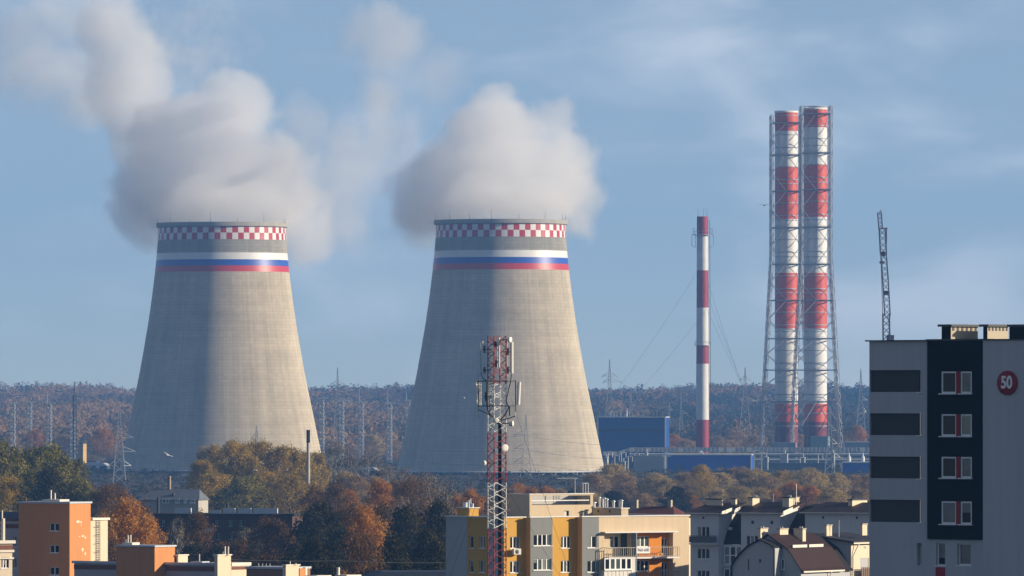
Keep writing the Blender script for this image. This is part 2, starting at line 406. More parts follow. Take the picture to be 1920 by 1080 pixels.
# shell outline of the near tower, (photo row, half width) at D = 4000
PROF = [(882,195),(865,191.5),(840,186.5),(812,180.5),(780,174),(742,166),(700,157.5),(650,148.5),(600,140.2),(566,135.2),(535,131.2),(507,128),(495.5,126.8),(484,125.6),(471,124.4),(446,122.4),(433.5,121.8),(421,121.4),(416,121.2)]
NS = 272       # 34 pairs of checks, four strips to a check
WEAR=1
def tower(px, D, label, k_=1.0):
    t = thing('cooling_tower', label, 'cooling tower', at(px, HY, D) * 1.0, 0, 'cooling towers'); t.location.z = EYE*(1-k_); t.scale = (k_,)*3
    prof = [(hw/3.5, zat(y, 4000)) for y, hw in PROF]
    rows = []
    for (r0, z0), (r1, z1) in zip(prof[:-1], prof[1:]):
        k = max(1, int((z1-z0)/4)); rows += [(r0+(r1-r0)*i/k, z0+(z1-z0)*i/k) for i in range(k)]
    rows.append(prof[-1])
    zb = {n: zat(y, 4000) for n, y in (('red',507),('blue',495.5),('white',484),('grey',471),('ck1',446),('ck2',433.5),('top',421))}
    mb = MB(); n = NS
    for r, z in rows:
        for k in range(n):
            a = 2*math.pi*(k+.5)/n; mb.v.append((r*math.cos(a), r*math.sin(a), z))
    for i in range(len(rows)-1):
        zm = (rows[i][1] + rows[i+1][1]) / 2
        for k in range(n):
            if zm < zb['red']: mi = 0
            elif zm < zb['blue']: mi = 4
            elif zm < zb['white']: mi = 3
            elif zm < zb['grey']: mi = 2
            elif zm < zb['ck1']: mi = 1
            elif zm < zb['ck2']: mi = 5 + (k//4) % 2
            elif zm < zb['top']: mi = 5 + (k//4+1) % 2
            else: mi = 1
            mb.f.append((i*n+k, i*n+(k+1) % n, (i+1)*n+(k+1) % n, (i+1)*n+k)); mb.m.append(mi); mb.sm.append(True)
    # inner face of the shell, so that the mouth is a real opening
    ri = [(r-.5, z) for r, z in rows]
    mb.lathe([(rows[-1][0], rows[-1][1]), (ri[-1][0], ri[-1][1])] + ri[::-3], 96, mis=[1]*200)
    mb.build('shell', [CONC, CONCD, T_W, T_B, T_R, C_R, C_W], t)
    zt = zat(421, 4000); ztt = zat(413.2, 4000); rs = 121.3/3.5
    rim = MB(); ro = 125.4/3.5
    rim.lathe([(rs+.01, zt-.5), (ro, zt+.1), (ro, ztt), (ro-.3, ztt), (ro-.3, zt+.9), (rs-.4, zt+.9)], 128, smooth=False)
    rim.build('rim_walkway', RIMC, t)
    for k, a in enumerate((-172, -140, -118, -98, -74, -48, -12, 20, 60, 120, 150)):
        q = Vector(((ro-.5)*math.cos(R(a)), (ro-.5)*math.sin(R(a)), ztt-.3))
        MB().tube(q, q + Vector((0,0,5.5 if k % 2 else 3.4)), .13, .05, 5).build('lightning_rod', DKSTEEL, t)
    # air inlet with slanting columns, and the basin with its pale edge
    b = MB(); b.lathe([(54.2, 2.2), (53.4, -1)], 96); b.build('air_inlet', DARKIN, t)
    leg = MB(); nl = 48
    for k in range(nl):
        for s in (-1, 1):
            a0 = 2*math.pi*k/nl; a1 = a0 + s*math.pi/nl
            leg.beam((56.6*math.cos(a0), 56.6*math.sin(a0), -.3), (55.3*math.cos(a1), 55.3*math.sin(a1), 2.6), .5)
    leg.build('inlet_columns', CONCD, t)
    e = MB(); e.lathe([(56.2, 2.0), (57.4, 1.7), (57.4, 1.35), (56.2, 1.35)], 128); e.build('inlet_hood', ROOFMET, t)
    bs = MB(); bs.lathe([(58.6, -1), (58.6, -.2), (58.0, -.2), (58.0, -1)], 128); bs.build('basin', CONCD, t)
    return t
tower(939, 4000, 'large concrete cooling tower standing behind the telecom mast, checkered rim and tricolour stripes')
tower(416.5, 4185, 'large concrete cooling tower standing behind the yellow trees, checkered rim and tricolour stripes', 4185/4065)

# ------------------------------------------------------------------ steam
def steam(name, label, blobs, dens, warp=13.0, erode=.62, col=(.997,.997,.998), fine=.075, sharp=.8):
    """Blobs are (centre, radii, weight) in metres. A lumpy hull carries a volume that thins out to nothing before the hull."""
    org = Vector(blobs[0][0])
    j = bpy.data.meshes.new('tmp'); vs, fs = [], []
    for c, r, wt in blobs:
        o = len(vs); n1, n2 = 14, 8
        for i in range(n2+1):
            for k in range(n1):
                th = math.pi*i/n2; ph = 2*math.pi*k/n1
                d = Vector((math.sin(th)*math.cos(ph), math.sin(th)*math.sin(ph), math.cos(th)))
                g = warp*.62
                vs.append(Vector(c) - org + Vector((d.x*(r[0]+g), d.y*(r[1]+g), d.z*(r[2]+g))))
        for i in range(n2):
            for k in range(n1): fs.append((o+i*n1+k, o+i*n1+(k+1) % n1, o+(i+1)*n1+(k+1) % n1, o+(i+1)*n1+k))
    j.from_pydata(vs, [], fs); t = bpy.data.objects.new('tmp', j); COL.objects.link(t)
    mod = t.modifiers.new('r', 'REMESH'); mod.mode = 'VOXEL'; mod.voxel_size = 5.0
    dg = bpy.context.evaluated_depsgraph_get(); dg.update()
    me = bpy.data.meshes.new_from_object(t.evaluated_get(dg)); me.name = name
    bpy.data.objects.remove(t); bpy.data.meshes.remove(j)
    m, nt = nodes_of(name + '_vapour')
    out = N(nt, 'ShaderNodeOutputMaterial'); pv = N(nt, 'ShaderNodeVolumePrincipled'); L(nt, pv.outputs[0], out.inputs['Volume'])
    pv.inputs['Color'].default_value = (*col, 1); pv.inputs['Anisotropy'].default_value = .0
    tc = N(nt, 'ShaderNodeTexCoord'); P = tc.outputs['Object']
    n1 = N(nt, 'ShaderNodeTexNoise', i_Scale=.022, i_Detail=6.0, i_Roughness=.64); L(nt, P, n1.inputs['Vector'])
    a = N(nt, 'ShaderNodeVectorMath', operation='SUBTRACT'); L(nt, n1.outputs['Color'], a.inputs[0]); a.inputs[1].default_value = (.5,.5,.5)
    b = N(nt, 'ShaderNodeVectorMath', operation='MULTIPLY_ADD'); L(nt, a.outputs[0], b.inputs[0]); b.inputs[1].default_value = (warp*3.2,)*3; L(nt, P, b.inputs[2])
    acc = None
    for c, r, wt in blobs:
        s = N(nt, 'ShaderNodeVectorMath', operation='SUBTRACT'); L(nt, b.outputs[0], s.inputs[0]); s.inputs[1].default_value = Vector(c) - org
        q = N(nt, 'ShaderNodeVectorMath', operation='MULTIPLY'); L(nt, s.outputs[0], q.inputs[0]); q.inputs[1].default_value = [1/x for x in r]
        dt = N(nt, 'ShaderNodeVectorMath', operation='DOT_PRODUCT'); L(nt, q.outputs[0], dt.inputs[0]); L(nt, q.outputs[0], dt.inputs[1])
        f = math_(nt, 'MULTIPLY_ADD', dt.outputs['Value'], -wt, wt)
        acc = f if acc is None else math_(nt, 'MAXIMUM', acc, f)
    n2 = N(nt, 'ShaderNodeTexNoise', i_Scale=fine, i_Detail=5.0, i_Roughness=.62); L(nt, P, n2.inputs['Vector'])
    e = math_(nt, 'MULTIPLY_ADD', n2.outputs[0], -erode, .5*erode)
    f = math_(nt, 'ADD', acc, e, clamp=True)
    mr = N(nt, 'ShaderNodeMapRange', interpolation_type='SMOOTHSTEP'); L(nt, f, mr.inputs[0])
    mr.inputs[1].default_value = 0.0; mr.inputs[2].default_value = sharp
    f = math_(nt, 'MULTIPLY', mr.outputs[0], dens)
    L(nt, f, pv.inputs['Density'])
    me.materials.clear(); me.materials.append(m)
    o = bpy.data.objects.new(name, me); COL.objects.link(o); o.location = org
    tag(o, label, 'steam')
    return o
def B(px, py, rx, ry, D, dy=0.0, rd=None, w=1.0):
    s = F / D; c = at(px, py, D); c.y += dy
    return (c, (rx/s, (rd if rd else (rx+ry)/2)/s, ry/s), w)
D0 = 4010
steam('steam_plume', 'thick white steam billowing out of the cooling tower behind the telecom mast', [
    B(938,378,160,64,D0,14,140,1.2), B(925,325,192,96,D0,28,150,1.1), B(930,258,128,82,D0,34,110), B(1028,315,104,90,D0,34,90,1.05),
    B(822,345,104,92,D0,40,90,.95), B(790,402,74,62,D0,66,60,.7), B(1080,370,54,72,D0,58,60,.7), B(910,205,60,50,D0,40,60,.7), B(1035,222,44,56,D0,40,50,.5),
    B(740,285,60,100,D0,60,60,.13)], .040, sharp=.45)
D1 = 4195
steam('steam_plume', 'thick white steam billowing out of the cooling tower behind the yellow trees', [
    B(418,384,170,66,D1,14,140,1.2), B(400,325,214,104,D1,30,150,1.1), B(345,262,136,110,D1,38,110), B(478,345,128,104,D1,34,100,1.05),
    B(285,392,112,80,D1,66,80,.85), B(556,408,66,86,D1,62,70,.75), B(415,212,104,94,D1,46,90,.9), B(237,235,62,110,D1,80,70,.85),
    B(222,140,92,130,D1,90,80,.8), B(190,40,82,92,D1,95,80,.55), B(335,80,150,110,D1,110,100,.12), B(590,330,70,110,D1,70,70,.15)], .040, sharp=.45)
steam('drifting_steam', 'thin grey veil of steam drifting beside the tall bright plume at the photo edge', [
    B(70,120,170,84,4290,90,90,.6), B(20,60,130,90,4290,90,90,.5), B(150,170,100,66,4290,90,80,.6), B(90,20,120,60,4290,90,80,.5)], .032, erode=.5)
steam('drifting_steam', 'faint wisp of steam drifting between the two big plumes, reaching down to the stripes', [
    B(655,300,76,124,4150,60,70,.75), B(650,400,50,96,4150,60,60,.6), B(560,235,70,84,4150,60,70,.6), B(708,240,46,130,4150,60,60,.7), B(760,260,50,90,4150,60,60,.5)], .026, erode=.6)
steam('drifting_steam', 'small torn puff of steam high above the gap between the cooling towers', [
    B(728,66,80,84,4140,40,70,.9), B(672,62,60,64,4140,40,60,.6), B(722,160,40,80,4140,40,50,.6), B(820,130,90,70,4140,40,60,.4)], .028, erode=.6)

# ------------------------------------------------------------------ chimneys
GREYST = mat('grey_platform_steel', (.16, .18, .21), .6, .15, .3)
S_R = mat('stack_red_paint', (.60, .085, .035), .5, .12, .15, streak=.15)
S_W = mat('stack_white_paint', (.74, .74, .72), .5, .08, .15, streak=.15)
OLD_R = mat('faded_crimson_paint', (.30, .03, .04), .6, .2, .15, streak=.3)
OLD_W = mat('patchy_white_paint', (.70, .70, .69), .6, .2, .12, streak=.3)
def bands(mb, cx, cy, edges, r, n=40):
    """edges: (z, material, radius) from the bottom."""
    prof = [(e[2] if len(e) > 2 else r, e[0]) for e in edges]
    mb.lathe(prof, n, (cx, cy, 0), [e[1] for e in edges[:-1]])
    mb.add([(cx + prof[-1][0]*.97*math.cos(2*math.pi*k/n), cy + prof[-1][0]*.97*math.sin(2*math.pi*k/n), prof[-1][1]-.6) for k in range(n)], [tuple(range(n))], 2)
def lattice_column(mb, pts, w, th, seg, mi=0, n=3, rot=.3):
    """n chords of width w following the axis points, laced with a zigzag."""
    def ring(p):
        return [Vector(p) + Vector((w/2*math.cos(rot+2*math.pi*k/n), w/2*math.sin(rot+2*math.pi*k/n), 0)) for k in range(n)]
    for a, b in zip(pts[:-1], pts[1:]):
        a = Vector(a); b = Vector(b); k = max(1, round((b-a).length / seg))
        ra, rb = ring(a), ring(b)
        for p, q in zip(ra, rb): mb.beam(p, q, th, mi)
        for i in range(k):
            r0 = ring(a.lerp(b, i/k)); r1 = ring(a.lerp(b, (i+1)/k))
            for j in range(n): mb.beam(r0[j], r1[(j+1) % n], th*.6, mi) if (i+j) % 2 else mb.beam(r0[(j+1) % n], r1[j], th*.6, mi)
def twin(pxc, D, ytop, bnd, plats, lx, rx, label):
    t = thing('lattice_chimney', label, 'chimney', (0,0,0), 0, 'red and white chimneys in lattice frames')
    cx = xat(pxc, D); t.location = (cx, D, 0)
    s = F/D; r = 21.6/s
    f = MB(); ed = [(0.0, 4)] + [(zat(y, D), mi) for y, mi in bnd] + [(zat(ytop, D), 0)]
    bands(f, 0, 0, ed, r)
    f.lathe([(r+.25, zat(ytop+3, D)), (r+.25, zat(ytop-.5, D)), (r*.9, zat(ytop-.5, D))], 40, mis=[1,1,1])
    for y in plats:                                            # stiffening rings on the flue
        for dy in (-14, 22, 46):
            z = zat(y+dy, D); f.lathe([(r+.03, z-.25), (r+.16, z-.25), (r+.16, z+.25), (r+.03, z+.25)], 40, mis=[3,3,3])
    f.build('flue', [S_R, S_W, DKSTEEL, STEEL, mat('dark_red_base', (.16, .022, .025), .6, .2, .15, streak=.2)], t)  # last slot: darker red on the lowest flue section
    hl = (pxc - lx)/s; hr = (rx - pxc)/s; hd = (hl+hr)/2
    zk = zat(480, D); zt = zat(plats[0], D)
    corners = [(-hl,-hd,-1,-1), (hr,-hd,1,-1), (hr,hd,1,1), (-hl,hd,-1,1)]
    for x, y, sx, sy in corners:
        c = MB(); spl = 21/s
        lattice_column(c, [(x+sx*spl, y+sy*spl, 0), (x, y, zk), (x, y, zt+5)], 2.3, .32, 4.2)
        c.build('leg', STEEL, t)
    def corner(k, z):
        x, y, sx, sy = corners[k]; q = max(0, 1 - z/zk) * 21/s
        return Vector((x+sx*q, y+sy*q, z))
    zs = [zat(y, D) for y in plats]
    for i, z in enumerate(zs):
        p = MB()
        for k in range(4):
            a, b = corner(k, z), corner((k+1) % 4, z)
            p.beam(a, b, .6, h=.6)
        p.lathe([(r+.05, z-.35), (r+.9, z-.3), (r+.9, z-.05), (r+.05, z-.05)], 40)
        p.lathe([(r+.85, z+.9), (r+.9, z+1.0)], 40)
        p.build('platform', GREYST, t)
    br = MB()
    for i in range(len(zs)):
        z1 = zs[i]; z0 = zs[i+1] if i+1 < len(zs) else zat(836, D)
        for k in range(4):
            mt = (corner(k, z1)+corner((k+1) % 4, z1))/2
            zm = (z0+z1)/2
            if i+1 < len(zs):
                mbp = (corner(k, z0)+corner((k+1) % 4, z0))/2
                for c in (k, (k+1) % 4):
                    br.beam(mt, corner(c, zm), .36); br.beam(corner(c, zm), mbp, .36)
            else:
                for c, o in ((k, (k+1) % 4), ((k+1) % 4, k)):
                    br.beam(mt, corner(c, z0*.55+z1*.45).lerp(corner(o, z0*.55+z1*.45), .18), .5)
                    br.beam(corner(c, z0*.5+z1*.5), mt.lerp(corner(c, z1), .45), .35)
    br.build('bracing', STEEL, t)
    ld = MB()
    for q in (-.35, .35): ld.beam((-r*.72+q, -r*.75-.5, 8), (-r*.72+q, -r*.75-.5, zt), .12)
    ld.build('ladder', STEEL, t)
    return t
PL = (495.5, 563.6, 635, 694, 753)
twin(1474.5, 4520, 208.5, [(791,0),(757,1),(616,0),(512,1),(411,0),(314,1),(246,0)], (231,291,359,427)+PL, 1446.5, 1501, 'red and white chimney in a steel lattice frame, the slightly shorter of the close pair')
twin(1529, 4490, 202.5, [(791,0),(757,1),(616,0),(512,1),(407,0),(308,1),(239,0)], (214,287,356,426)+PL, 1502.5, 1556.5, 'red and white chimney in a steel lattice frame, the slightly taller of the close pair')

D = 4700; s = F/D
t = thing('single_chimney', 'slim lone red and white chimney with crimson bands and a ring platform near its top', 'chimney', (xat(1317.3, D), D, 0))
f = MB(); rt, rb = 10.6/s, 12.6/s; zt = zat(406, D)
def rad_at(z): return rb + (rt-rb)*z/zt
bands(f, 0, 0, [(z, mi, rad_at(z)) for z, mi in [(0,0)] + [(zat(y, D), mi) for y, mi in ((787,1),(682,0),(647,1),(577,0),(507,1),(440,0),(406,0))]], 1)
f.build('shaft', [OLD_R, OLD_W, DKSTEEL], t)
for y, ww in ((440, 4.2), (647, 2.6)):
    z = zat(y, D); r = rad_at(z); p = MB()
    p.lathe([(r+.02, z-.4), (r+ww*.45, z-.4), (r+ww*.45, z-.1), (r+.02, z-.1)], 24)
    for k in range(12):
        a = 2*math.pi*k/12; q = Vector(((r+ww*.43)*math.cos(a), (r+ww*.43)*math.sin(a), z))
        p.beam(q + Vector((0,0,-.1)), q + Vector((0,0,2.2)), .16)
    p.lathe([(r+ww*.43, z+2.1), (r+ww*.45, z+2.3)], 24)
    if ww > 3:
        for sx in (-1, 1):
            x0, x1 = sx*(r+.9), sx*(r+3.1)
            for a, b in (((x0,-1,z),(x1,-1,z)), ((x1,-1,z),(x1,-1,z-7)), ((x1,-1,z-7),(x0,-1,z-8)), ((x0,-1,z),(x0,-1,z-8)), ((x1*.9,-1,z),(x1*.9,-1,z+4)), ((x0,-1,z+3.6),(x1*.9,-1,z+3.6))): p.beam(a, b, .28)
    p.build('ring_platform', STEEL, t)
l = MB(); 
for q in (-.5, .5): l.beam((rb+.9, -1.2+q, 3), (rt+.9, -1.2+q, zt-2), .28)
for k in range(60): l.beam((rb+.9+(rt-rb)*k/60, -1.7, 4+k*(zt-6)/60), (rb+.9+(rt-rb)*k/60, -.7, 4+k*(zt-6)/60), .2)
l.build('ladder', mat('rusty_ladder', (.16,.11,.08), .8), t)
for x in (-.8*rt, .15*rt, .75*rt): MB().tube((x, -1, zt-1), (x, -1, zt+5.5), .12, .06, 5).build('lightning_rod', DKSTEEL, t)
for (y0, x1, y1, dd) in ((495,1165,705,-60), (590,1195,722,-40), (530,1392,705,-50), (560,1400,725,-30), (497,1385,690,40)):
    a = Vector((0, 0, zat(y0, D))); e = at(x1, y1, D+dd) - Vector(t.location); e2 = a.lerp(e, (a.z+0)/(a.z-e.z) if a.z > e.z else 1)
    pts = [a.lerp(e2, k/16) - Vector((0,0, 5*math.sin(math.pi*k/16))) for k in range(17)]
    MB().path(pts, .075, 4).build('guy_wire', DKSTEEL, t)

# ------------------------------------------------------------------ boiler-yard crane behind the flat-roofed block with the number sign
D = 2600; s = F/D
PAINT = mat('crane_faded_paint', (.15, .125, .13), .7, .3, .8)
t = thing('lattice_crane', 'lattice crane boom rising behind the dark block with the red number sign', 'crane', (xat(1664, D), D, 0))
def loc(px, py, dy=0): return at(px, py, D) - Vector(t.location) + Vector((0, dy, 0))
b = MB()
lattice_column(b, [(0,0,0), loc(1662, 638), loc(1661.5, 588)], 3.2, .44, 2.4, n=4, rot=math.pi/4)
b.build('mast', PAINT, t)
b = MB(); lattice_column(b, [loc(1664, 592), loc(1660, 520), loc(1656.5, 476)], 2.7, .34, 2.2, n=4, rot=math.pi/4)
lattice_column(b, [loc(1656.5, 476), loc(1654, 430)], 3.0, .36, 2.0, n=4, rot=math.pi/4)
b.build('boom', PAINT, t)
b = MB(); lattice_column(b, [loc(1651, 428), loc(1649, 398)], 1.9, .30, 1.5, n=4, rot=math.pi/4)
b.beam(loc(1647,429), loc(1664,428), .5); b.beam(loc(1662.5,428), loc(1662,458), .35); b.beam(loc(1659.5,428), loc(1660.5,458), .25); b.beam(loc(1649,400), loc(1651.5,394), .3)
b.build('boom_head', PAINT, t)
CABM = mat('crane_cab_dark', (.10,.07,.08), .7)
for nm, (px, py), (xa, xb, ya, yb, za, zb) in (('cab', (1669,633), (-1.2,1.3,-1.2,1.2,-2.5,.9)), ('winch', (1661.5,550), (-.7,.7,-.8,.8,-.6,.9)), ('winch', (1655.5,476), (-.8,.8,-.9,.9,-.8,.7)), ('winch', (1655,492), (-1.1,.3,-.5,.5,-.4,.4))):
    o = loc(px, py); MB().box(o.x+xa, o.x+xb, ya, yb, o.z+za, o.z+zb).build(nm, CABM, t)
b = MB()
for p, q in ((loc(1650,430), loc(1655,590)), (loc(1651.5,465), loc(1655.5,600)), (loc(1664,592), loc(1670,630))): b.tube(p, q, .09, .09, 4)
b.build('hoist_rope', DKSTEEL, t)
# ------------------------------------------------------------------ blue halls, pipe bridge and plant sheds
BLUE = mat('blue_cladding', (.008, .062, .27), .55, .10, .05, streak=.12)
BLUEB = mat('bright_blue_cladding', (.005, .072, .42), .5, .10, .05, streak=.12)
BLUED = mat('dark_blue_band', (.012, .03, .09), .6, .2)
TRIM = mat('pale_trim', (.55, .58, .60), .6, .1)
GREYS = mat('grey_plant_sheet', (.26, .31, .34), .7, .2, .08, streak=.2)
GREYD = mat('dark_plant_steel', (.06, .085, .11), .8, .4, .12)
CONW = mat('pale_gallery_concrete', (.42, .44, .44), .85, .2, .2, streak=.2)
def hall(label, px0, px1, ytop, ybot, D, depth, colm, trim=True, a=-6, band=None, ribs=0, name='blue_hall', door=None):
    fc = Facade(px0, D, R(a)); t = thing(name, label, 'industrial hall', fc.O, R(a))
    wdt = fc.x(px1); zt = fc.z(ytop); zb = 0
    mb = MB(); mb.box(0, wdt, 0, depth, zb-.5, zt); mb.build('wall', colm, t)
    if ribs:
        r = MB(); n = int(wdt/ribs)
        for k in range(1, n): x = wdt*k/n; r.box(x-.06, x+.06, -.12, -.003, zb, zt-.5)
        r.build('cladding_ribs', colm, t)
    if trim:
        r = MB(); r.box(-.35, wdt+.35, -.35, depth+.35, zt+.004, zt+.55); r.box(-.5, .3, -.3, -.15, zb, zt); r.box(wdt-.3, wdt+.4, -.3, .6, zb, zt)
        r.build('roof_edge', TRIM, t)
    if band:
        r = MB(); r.box(.4, wdt-.4, -.06, -.003, fc.z(band[1]), fc.z(band[0]))
        for k in range(int(wdt/3)): r.box(1+k*3, 1.15+k*3, -.10, -.062, fc.z(band[1]), fc.z(band[0]))
        r.build('window_band', BLUED, t)
    return t, fc, wdt, zt
t, fc, wd, zt = hall('tall dark blue cladded hall beside the cooling tower with small vents on its roof', 1121, 1247, 783, 838, 4450, 30, BLUE, band=(803.5, 809), ribs=2.5)
for px, h in ((1144,9),(1150,5),(1163,11),(1174,13),(1221,8),(1227,8),(1234,9),(1240,12),(1156,4)):
    x = fc.x(px); r = MB(); r.tube((x, 4, zt+.5), (x, 4, zt+.5+h/3.1), .42, .42, 8)
    if h > 8: r.tube((x, 4, zt+.4+h/3.1), (x+.9, 4, zt+1.0+h/3.1), .45, .5, 8)
    r.build('vent_pipe', ROOFMET if px < 1200 else DKSTEEL, t)
t, fc, wd, zt = hall('long low bright blue hall with pale roof edge behind the autumn trees', 1250, 1408, 853.5, 890, 4100, 22, BLUEB, ribs=2.0)
r = MB(); x = fc.x(1313); r.box(x-1.2, x+1.2, 3, 5, zt+.56, zt+1.8); r.tube((x, 4, zt+1.8), (x, 4, zt+2.6), .8, .2, 8); r.build('roof_vent', TRIM, t)
r = MB(); x0, x1 = fc.x(1325), fc.x(1372); r.box(x0, x1, -2.2, -.01, fc.z(882), fc.z(881)); r.build('canopy', TRIM, t)
for px in (1268, 1346): r = MB(); r.box(fc.x(px), fc.x(px+11), -.2, -.125, 0, 4.2); r.build('gate', GREYD, t)
hall('bright blue hall partly hidden by the dark block with the number sign', 1579, 1665, 868, 890, 4060, 25, BLUEB, ribs=2.0)
hall('dull grey blue shed adjoining the long bright blue hall', 1190, 1246, 854, 890, 4130, 15, GREYS, trim=False, name='grey_shed')
hall('square grey boiler annex under the shorter twin chimney', 1446, 1490, 830, 890, 4440, 16, GREYS, trim=False, name='boiler_annex')
hall('greenish grey boiler annex under the taller twin chimney', 1519, 1553, 818, 890, 4430, 16, mat('greenish_plant_sheet', (.20,.29,.30), .7, .15, .1, streak=.2), trim=False, name='boiler_annex')
hall('flat grey plant shed with pale roof edge right of the twin chimneys', 1583, 1680, 830, 890, 4420, 20, GREYS, name='plant_shed')
hall('low dark plant shed beneath the pipe bridge near the twin chimneys', 1425, 1560, 868, 890, 4230, 14, GREYD, trim=False, name='plant_shed')
hall('low dark plant shed beneath the pipe bridge beside the cooling tower', 1150, 1205, 860, 890, 4260, 14, GREYD, trim=False, name='plant_shed')
# pipe bridge
D = 4300
t = thing('pipe_bridge', 'long elevated pipe bridge crossing the plant in front of the chimneys', 'pipe bridge', (xat(1380, D), D, 0))
x0, x1 = xat(1180, D) - t.location.x, xat(1680, D) - t.location.x
z1, z0 = zat(839, D), zat(847, D)
g = MB(); g.box(x0, x1, -1.6, 1.6, z0, z1); n = 66
g.build('gallery', CONW, t)
g = MB()
for k in range(n+1):
    x = x0 + (x1-x0)*k/n
    if rng.random() < .85: g.box(x-.32, x+.32, -1.75, -1.603, z0-.3, z1+.2)
g.build('cladding_ribs', mat('gallery_rib', (.24,.27,.29), .8, .2), t)
g = MB(); xl = xat(1131, D) - t.location.x; zl = zat(846, D)
g.beam((x0, 0, (z0+z1)/2), (x0-6, 0, (z0+z1)/2-2.2), 2.6, h=2.2); g.beam((x0-6, 0, (z0+z1)/2-2.2), (xl, 0, (z0+z1)/2-2.2), 2.6, h=2.2); g.build('lower_gallery', CONW, t)
g = MB()
for k in range(27):
    x = x0 - 12 + (x1-x0+12)*k/26
    g.beam((x, -1.2, 0), (x, -1.2, z0+.2), .5); g.beam((x, 1.2, 0), (x, 1.2, z0+.2), .5)
    if k % 3 == 0: g.beam((x, -1.2, 0), (x+5, -1.2, z0), .25)
g.build('trestle_legs', STEEL, t)
for k, (dz, rr, y) in enumerate(((-1.4, .55, -1.3), (-2.5, .45, -1.5), (-4.6, .6, -1.2), (-5.6, .35, -1.6))):
    MB().tube((x0, y, z0+dz), (x1, y, z0+dz), rr, rr, 8).build('pipe', mat('pale_pipe_lagging', (.40,.44,.46), .6, .25, .3) if k % 2 == 0 else GREYD, t)
# tanks and silos glimpsed over the blue hall
for px, lab in ((1592, 'white ribbed storage tank nearer the pylon, behind the blue hall'), (1618, 'white storage tank with a pointed vent beside the dark block')):
    D = 4090; t = thing('storage_tank', lab, 'tank', at(px, HY, D)); t.location.z = 0
    m_ = MB(); rr = 3.6/3.42; m_.lathe([(rr,0),(rr,zat(857,D)),(rr*.5,zat(855,D)),(.3,zat(852,D)),(.15,zat(848,D))], 20); m_.build('shell', mat('tank_white', (.62,.64,.64), .5, .15), t)
for (px, yt, lab) in ((1202,865,'white steam vent stack with loose steam at the foot of the cooling tower'),):
    D = 4150; t = thing('vent_stack', lab, 'vent stack', at(px, HY, D)); t.location.z = 0
    m_ = MB(); m_.tube((0,0,0), (0,0,zat(yt,D)), .7, .6, 10); m_.tube((1.8,0,0), (1.8,0,zat(yt+6,D)), .5, .5, 10); m_.build('pipes', TRIM, t)
    m_ = MB(); m_.box(-3, 4, -1, 1, zat(yt+9,D), zat(yt+8,D)); m_.build('platform', STEEL, t)
# lamp gantries
for px, yt in ((1246,856),(1414,845),(1428,850)):
    D = 4080; t = thing('steel_portal', {1246:'thin pale steel post at the corner of the long blue hall',1414:'pale steel portal post touching the end of the long blue hall',1428:'pale steel portal post between the blue hall and the dark shed'}[px], 'steel post', at(px, HY, D)); t.location.z = 0
    m_ = MB(); m_.box(-.45, .45, -.45, .45, 0, zat(yt, D)); m_.build('post', CONW, t)
    m_ = MB(); m_.box(-1.2, 3.2, -.3, .3, zat(yt, D)+.003, zat(yt, D)+.5); m_.build('beam', CONW, t)

# ------------------------------------------------------------------ lattice pylons and substation masts
def pylon(label, px, ytop, D, base_w, arms=(), zb=0.0, th=.32, group='lattice power pylons', peak=.2, wires=None):
    t = thing('power_pylon', label, 'pylon', (xat(px, D), D, zb), 0, group)
    H_ = zat(ytop, D) - zb; m_ = MB()
    lv = [0]; z = 0
    def half(z):
        q = z/H_
        return base_w/2*(1-q/.72)*.82 + base_w*.10 if q < .72 else base_w*.10*(1-(q-.72)/.28) + .1
    while z < H_: z += max(2.2, half(z)*1.7); lv.append(min(z, H_))
    for z0, z1 in zip(lv[:-1], lv[1:]):
        a, b = half(z0), half(z1)
        c0 = [Vector((sx*a, sy*a, z0)) for sx, sy in ((-1,-1),(1,-1),(1,1),(-1,1))]
        c1 = [Vector((sx*b, sy*b, z1)) for sx, sy in ((-1,-1),(1,-1),(1,1),(-1,1))]
        for k in range(4):
            m_.beam(c0[k], c1[k], th)
            m_.beam(c0[k], c1[(k+1) % 4], th*.6); m_.beam(c0[(k+1) % 4], c1[k], th*.6)
    m_.build('lattice_body', STEEL, t)
    for (ya, wl, wr) in arms:
        z = zat(ya, D) - zb; h = half(z); m_ = MB(); s_ = F/D
        for q in (-wl/s_, wr/s_):
            if abs(q) < .1: continue
            sg = 1 if q > 0 else -1
            for sy in (-1, 1):
                m_.beam((sg*h, sy*h, z), (q, 0, z), th*.8); m_.beam((sg*h, sy*h, z+2.2), (q, 0, z), th*.8)
            m_.beam((q, 0, z), (q, 0, z-1.6), th*.7)
        m_.build('crossarm', STEEL, t)
    return t
pylon('tall lattice pylon standing behind the blue hall, left of the lone chimney', 1143, 674, 5000, 10, ((705,14,14),(716,12,22)), 0)
pylon('thin distant pylon just beyond the blue hall, next to the tall lattice pylon', 1183, 733, 5600, 7, ((760,8,8),), 1)
pylon('small pale pylon with wide arms beyond the orange bush, left of the lone chimney', 1277, 735, 5400, 4.5, ((752,12,12),(775,12,12)), 1)
pylon('faint narrow pylon between the blue hall and the lone chimney', 1255, 755, 5700, 6, ((768,6,6),), 2)
pylon('white lattice pylon between the lone chimney and the twin chimneys', 1397, 689, 5000, 11, ((752,4,24),(712,10,10)), 0)
pylon('lattice pylon half hidden by the edge of the dark block', 1614, 692, 4900, 9, ((722,10,10),(750,12,12),(772,10,10)), 0)
pylon('near lattice pylon in front of the twin chimney feet with three pale arms', 1556, 762, 3700, 5.5, ((807,14,12),(831.5,16,14),(857,16,20)), 0, .3)
pylon('lattice pylon standing before the sunlit side of the cooling tower', 986, 777, 3700, 5.6, ((815,22,22),(841,22,22),(866,22,22)), 0, .22)
